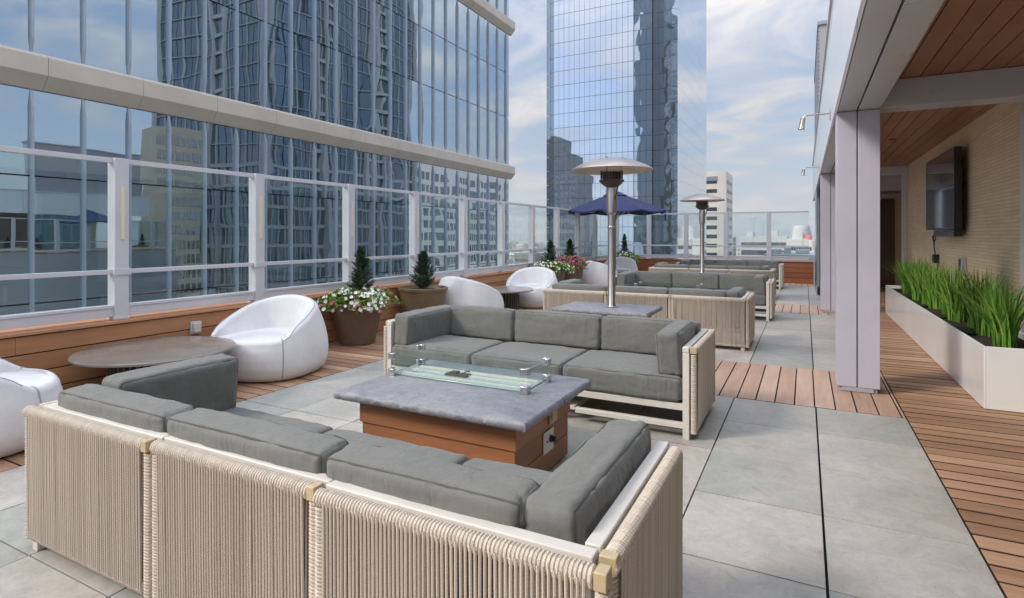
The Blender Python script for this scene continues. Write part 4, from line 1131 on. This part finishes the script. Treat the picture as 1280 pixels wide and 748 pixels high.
def make_tuft(loc, h, seed, label, n=150):
    t = MB(); rn = random.Random(seed)
    for i in range(n):
        a = rn.uniform(0, 6.283); r0 = .075 * math.sqrt(rn.random()); L = h * rn.uniform(.55, 1.1); lean_ = abs(rn.gauss(.12, .19)); w = rn.uniform(.007, .0135)
        p = Vector((r0 * math.cos(a), r0 * math.sin(a) * 1.4, 0)); a2 = a + rn.gauss(0, .6); d = Vector((math.cos(a2), math.sin(a2) * 1.25, 0)); sd = Vector((-math.sin(a2 + rn.gauss(0, .8)), math.cos(a2), 0)).normalized(); vs = []
        for k in range(6):
            u = k / 5; q = p + d * (lean_ * L * u * u * 1.6) + Vector((0, 0, L * (u - .32 * lean_ * u * u * u))); ww = w * (1 - .93 * u ** 1.6); vs += [q - sd * ww, q + sd * ww]
        t.add(vs, [(2 * k, 2 * k + 1, 2 * k + 3, 2 * k + 2) for k in range(5)])
    o = t.build('ornamental_grass', M['grass'], smooth=0); o.location = loc
    return tag(o, label, 'ornamental grass', 'grass tufts in the white trough', 'thing')
ords = ['nearest wide grass tuft at the front end of the white trough', 'second grass tuft from the front of the white trough', 'third grass tuft from the front of the white trough', 'fourth grass tuft from the trough front, below the grey wall box', 'fifth grass tuft from the trough front', 'sixth grass tuft from the trough front, below the hanging cable', 'seventh grass tuft from the trough front', 'eighth grass tuft from the trough front', 'third grass tuft from the far trough end', 'second grass tuft from the far trough end', 'last grass tuft at the far trough end beside the door opening']
for k, lb_ in enumerate(ords):
    make_tuft((1.278 + .245 + random.uniform(-.05, .05), 6.20 + k * .545 + random.uniform(-.06, .06), .455), random.uniform(.54, .63) * (1.0 if k else 1.0), 50 + k, lb_, 150 if k == 0 else 120)

# television and the small boxes on the wall
tv = thing('television', 'large black flat television on the tan brick wall', 'television', (1.66, 9.55, 1.98))
tm = Matrix.Rotation(R(0), 4, 'Y')
m = MB(); m.box(-.03, .045, -.90, .90, -.505, .505); m.build('casing', M['black'], tv, bevel=.006)
m = MB(); m.box(-.0335, -.0302, -.885, .885, -.485, .488); m.build('screen', M['screen'], tv)
m = MB(); m.box(-.036, -.0302, -.90, .90, -.505, -.487); m.box(-.036, -.0302, -.9, .9, .49, .505); m.box(-.036, -.0302, -.90, -.887, -.487, .49); m.box(-.036, -.0302, .887, .90, -.487, .49); m.build('bezel', M['black'], tv, bevel=.001)
m = MB(); m.box(.0455, .114, -.3, .3, -.2, .2); m.build('wall_bracket', M['black'], tv, bevel=.003)
m = MB(); m.box(-.02, .075, -.80, .42, -.60, -.515); sb = m.build('soundbar', M['black'], tv, bevel=.008)
wb_ = thing('outlet_box', 'black socket box with looped cable hanging under the television', 'socket', (1.775, 10.45, 1.05))
m = MB(); m.box(-.07, 0, -.07, .07, -.07, .06); m.build('box', M['black'], wb_, bevel=.006)
m = MB(); pts = []
for i in range(40):
    a = i / 39 * 2 * math.pi * 2.2; pts.append((-.05 - .01 * math.sin(a * 2), .02 + .06 * math.cos(a), .27 + .07 * math.sin(a)))
pts = [(-.06, -.08, .42), (-.06, -.05, .36)] + pts + [(-.05, .01, .16), (-.045, -.02, .10), (-.04, 0, .05)]
m.tube(pts, .008, 6); m.build('cable', M['black'], wb_)
gb = thing('wall_box', 'small grey weatherproof box on the brick wall above the grass', 'socket', (1.775, 8.85, 1.02))
m = MB(); m.box(-.055, 0, -.06, .06, -.09, .10); m.build('cover', M['alu_dark'], gb, bevel=.008)
m = MB(); m.box(-.062, -.0555, -.045, .045, -.07, .08); m.build('lid', M['burner'], gb, bevel=.004)
ob = thing('outlet_cover', 'white weatherproof outlet on the left timber wall beside the chair', 'socket', (XL + .001, 3.63, .46))
m = MB(); m.box(0, .02, -.055, .055, -.06, .065); m.build('back_plate', M['outlet'], ob, bevel=.003)
m = MB(); m.box(.0203, .05, -.04, .04, -.045, .05); m.build('lid', M['white'], ob, bevel=.006)
ob2 = dup(ob, (XL + .001, 8.95, .52), 0, 'white weatherproof outlet on the left wall behind the middle round table')
ob['group'] = ob2['group'] = 'outlets on the timber wall'

# hazy air over the city, one closed box round everything
hz = MB(); hz.box(-3990, 3990, -3990, 3990, GZ - 1, 130)
hm = bpy.data.materials.new('city_haze'); hm.use_nodes = True; ht_ = hm.node_tree; ht_.nodes.remove(ht_.nodes['Principled BSDF'])
pv_ = ht_.nodes.new('ShaderNodeVolumePrincipled'); pv_.inputs['Color'].default_value = (.93, .94, .97, 1); pv_.inputs['Density'].default_value = .00028; pv_.inputs['Anisotropy'].default_value = .2
ht_.links.new(pv_.outputs[0], ht_.nodes['Material Output'].inputs['Volume'])
tag(hz.build('haze', hm, smooth=0), 'pale thin haze over the far city', 'haze', kind='stuff')
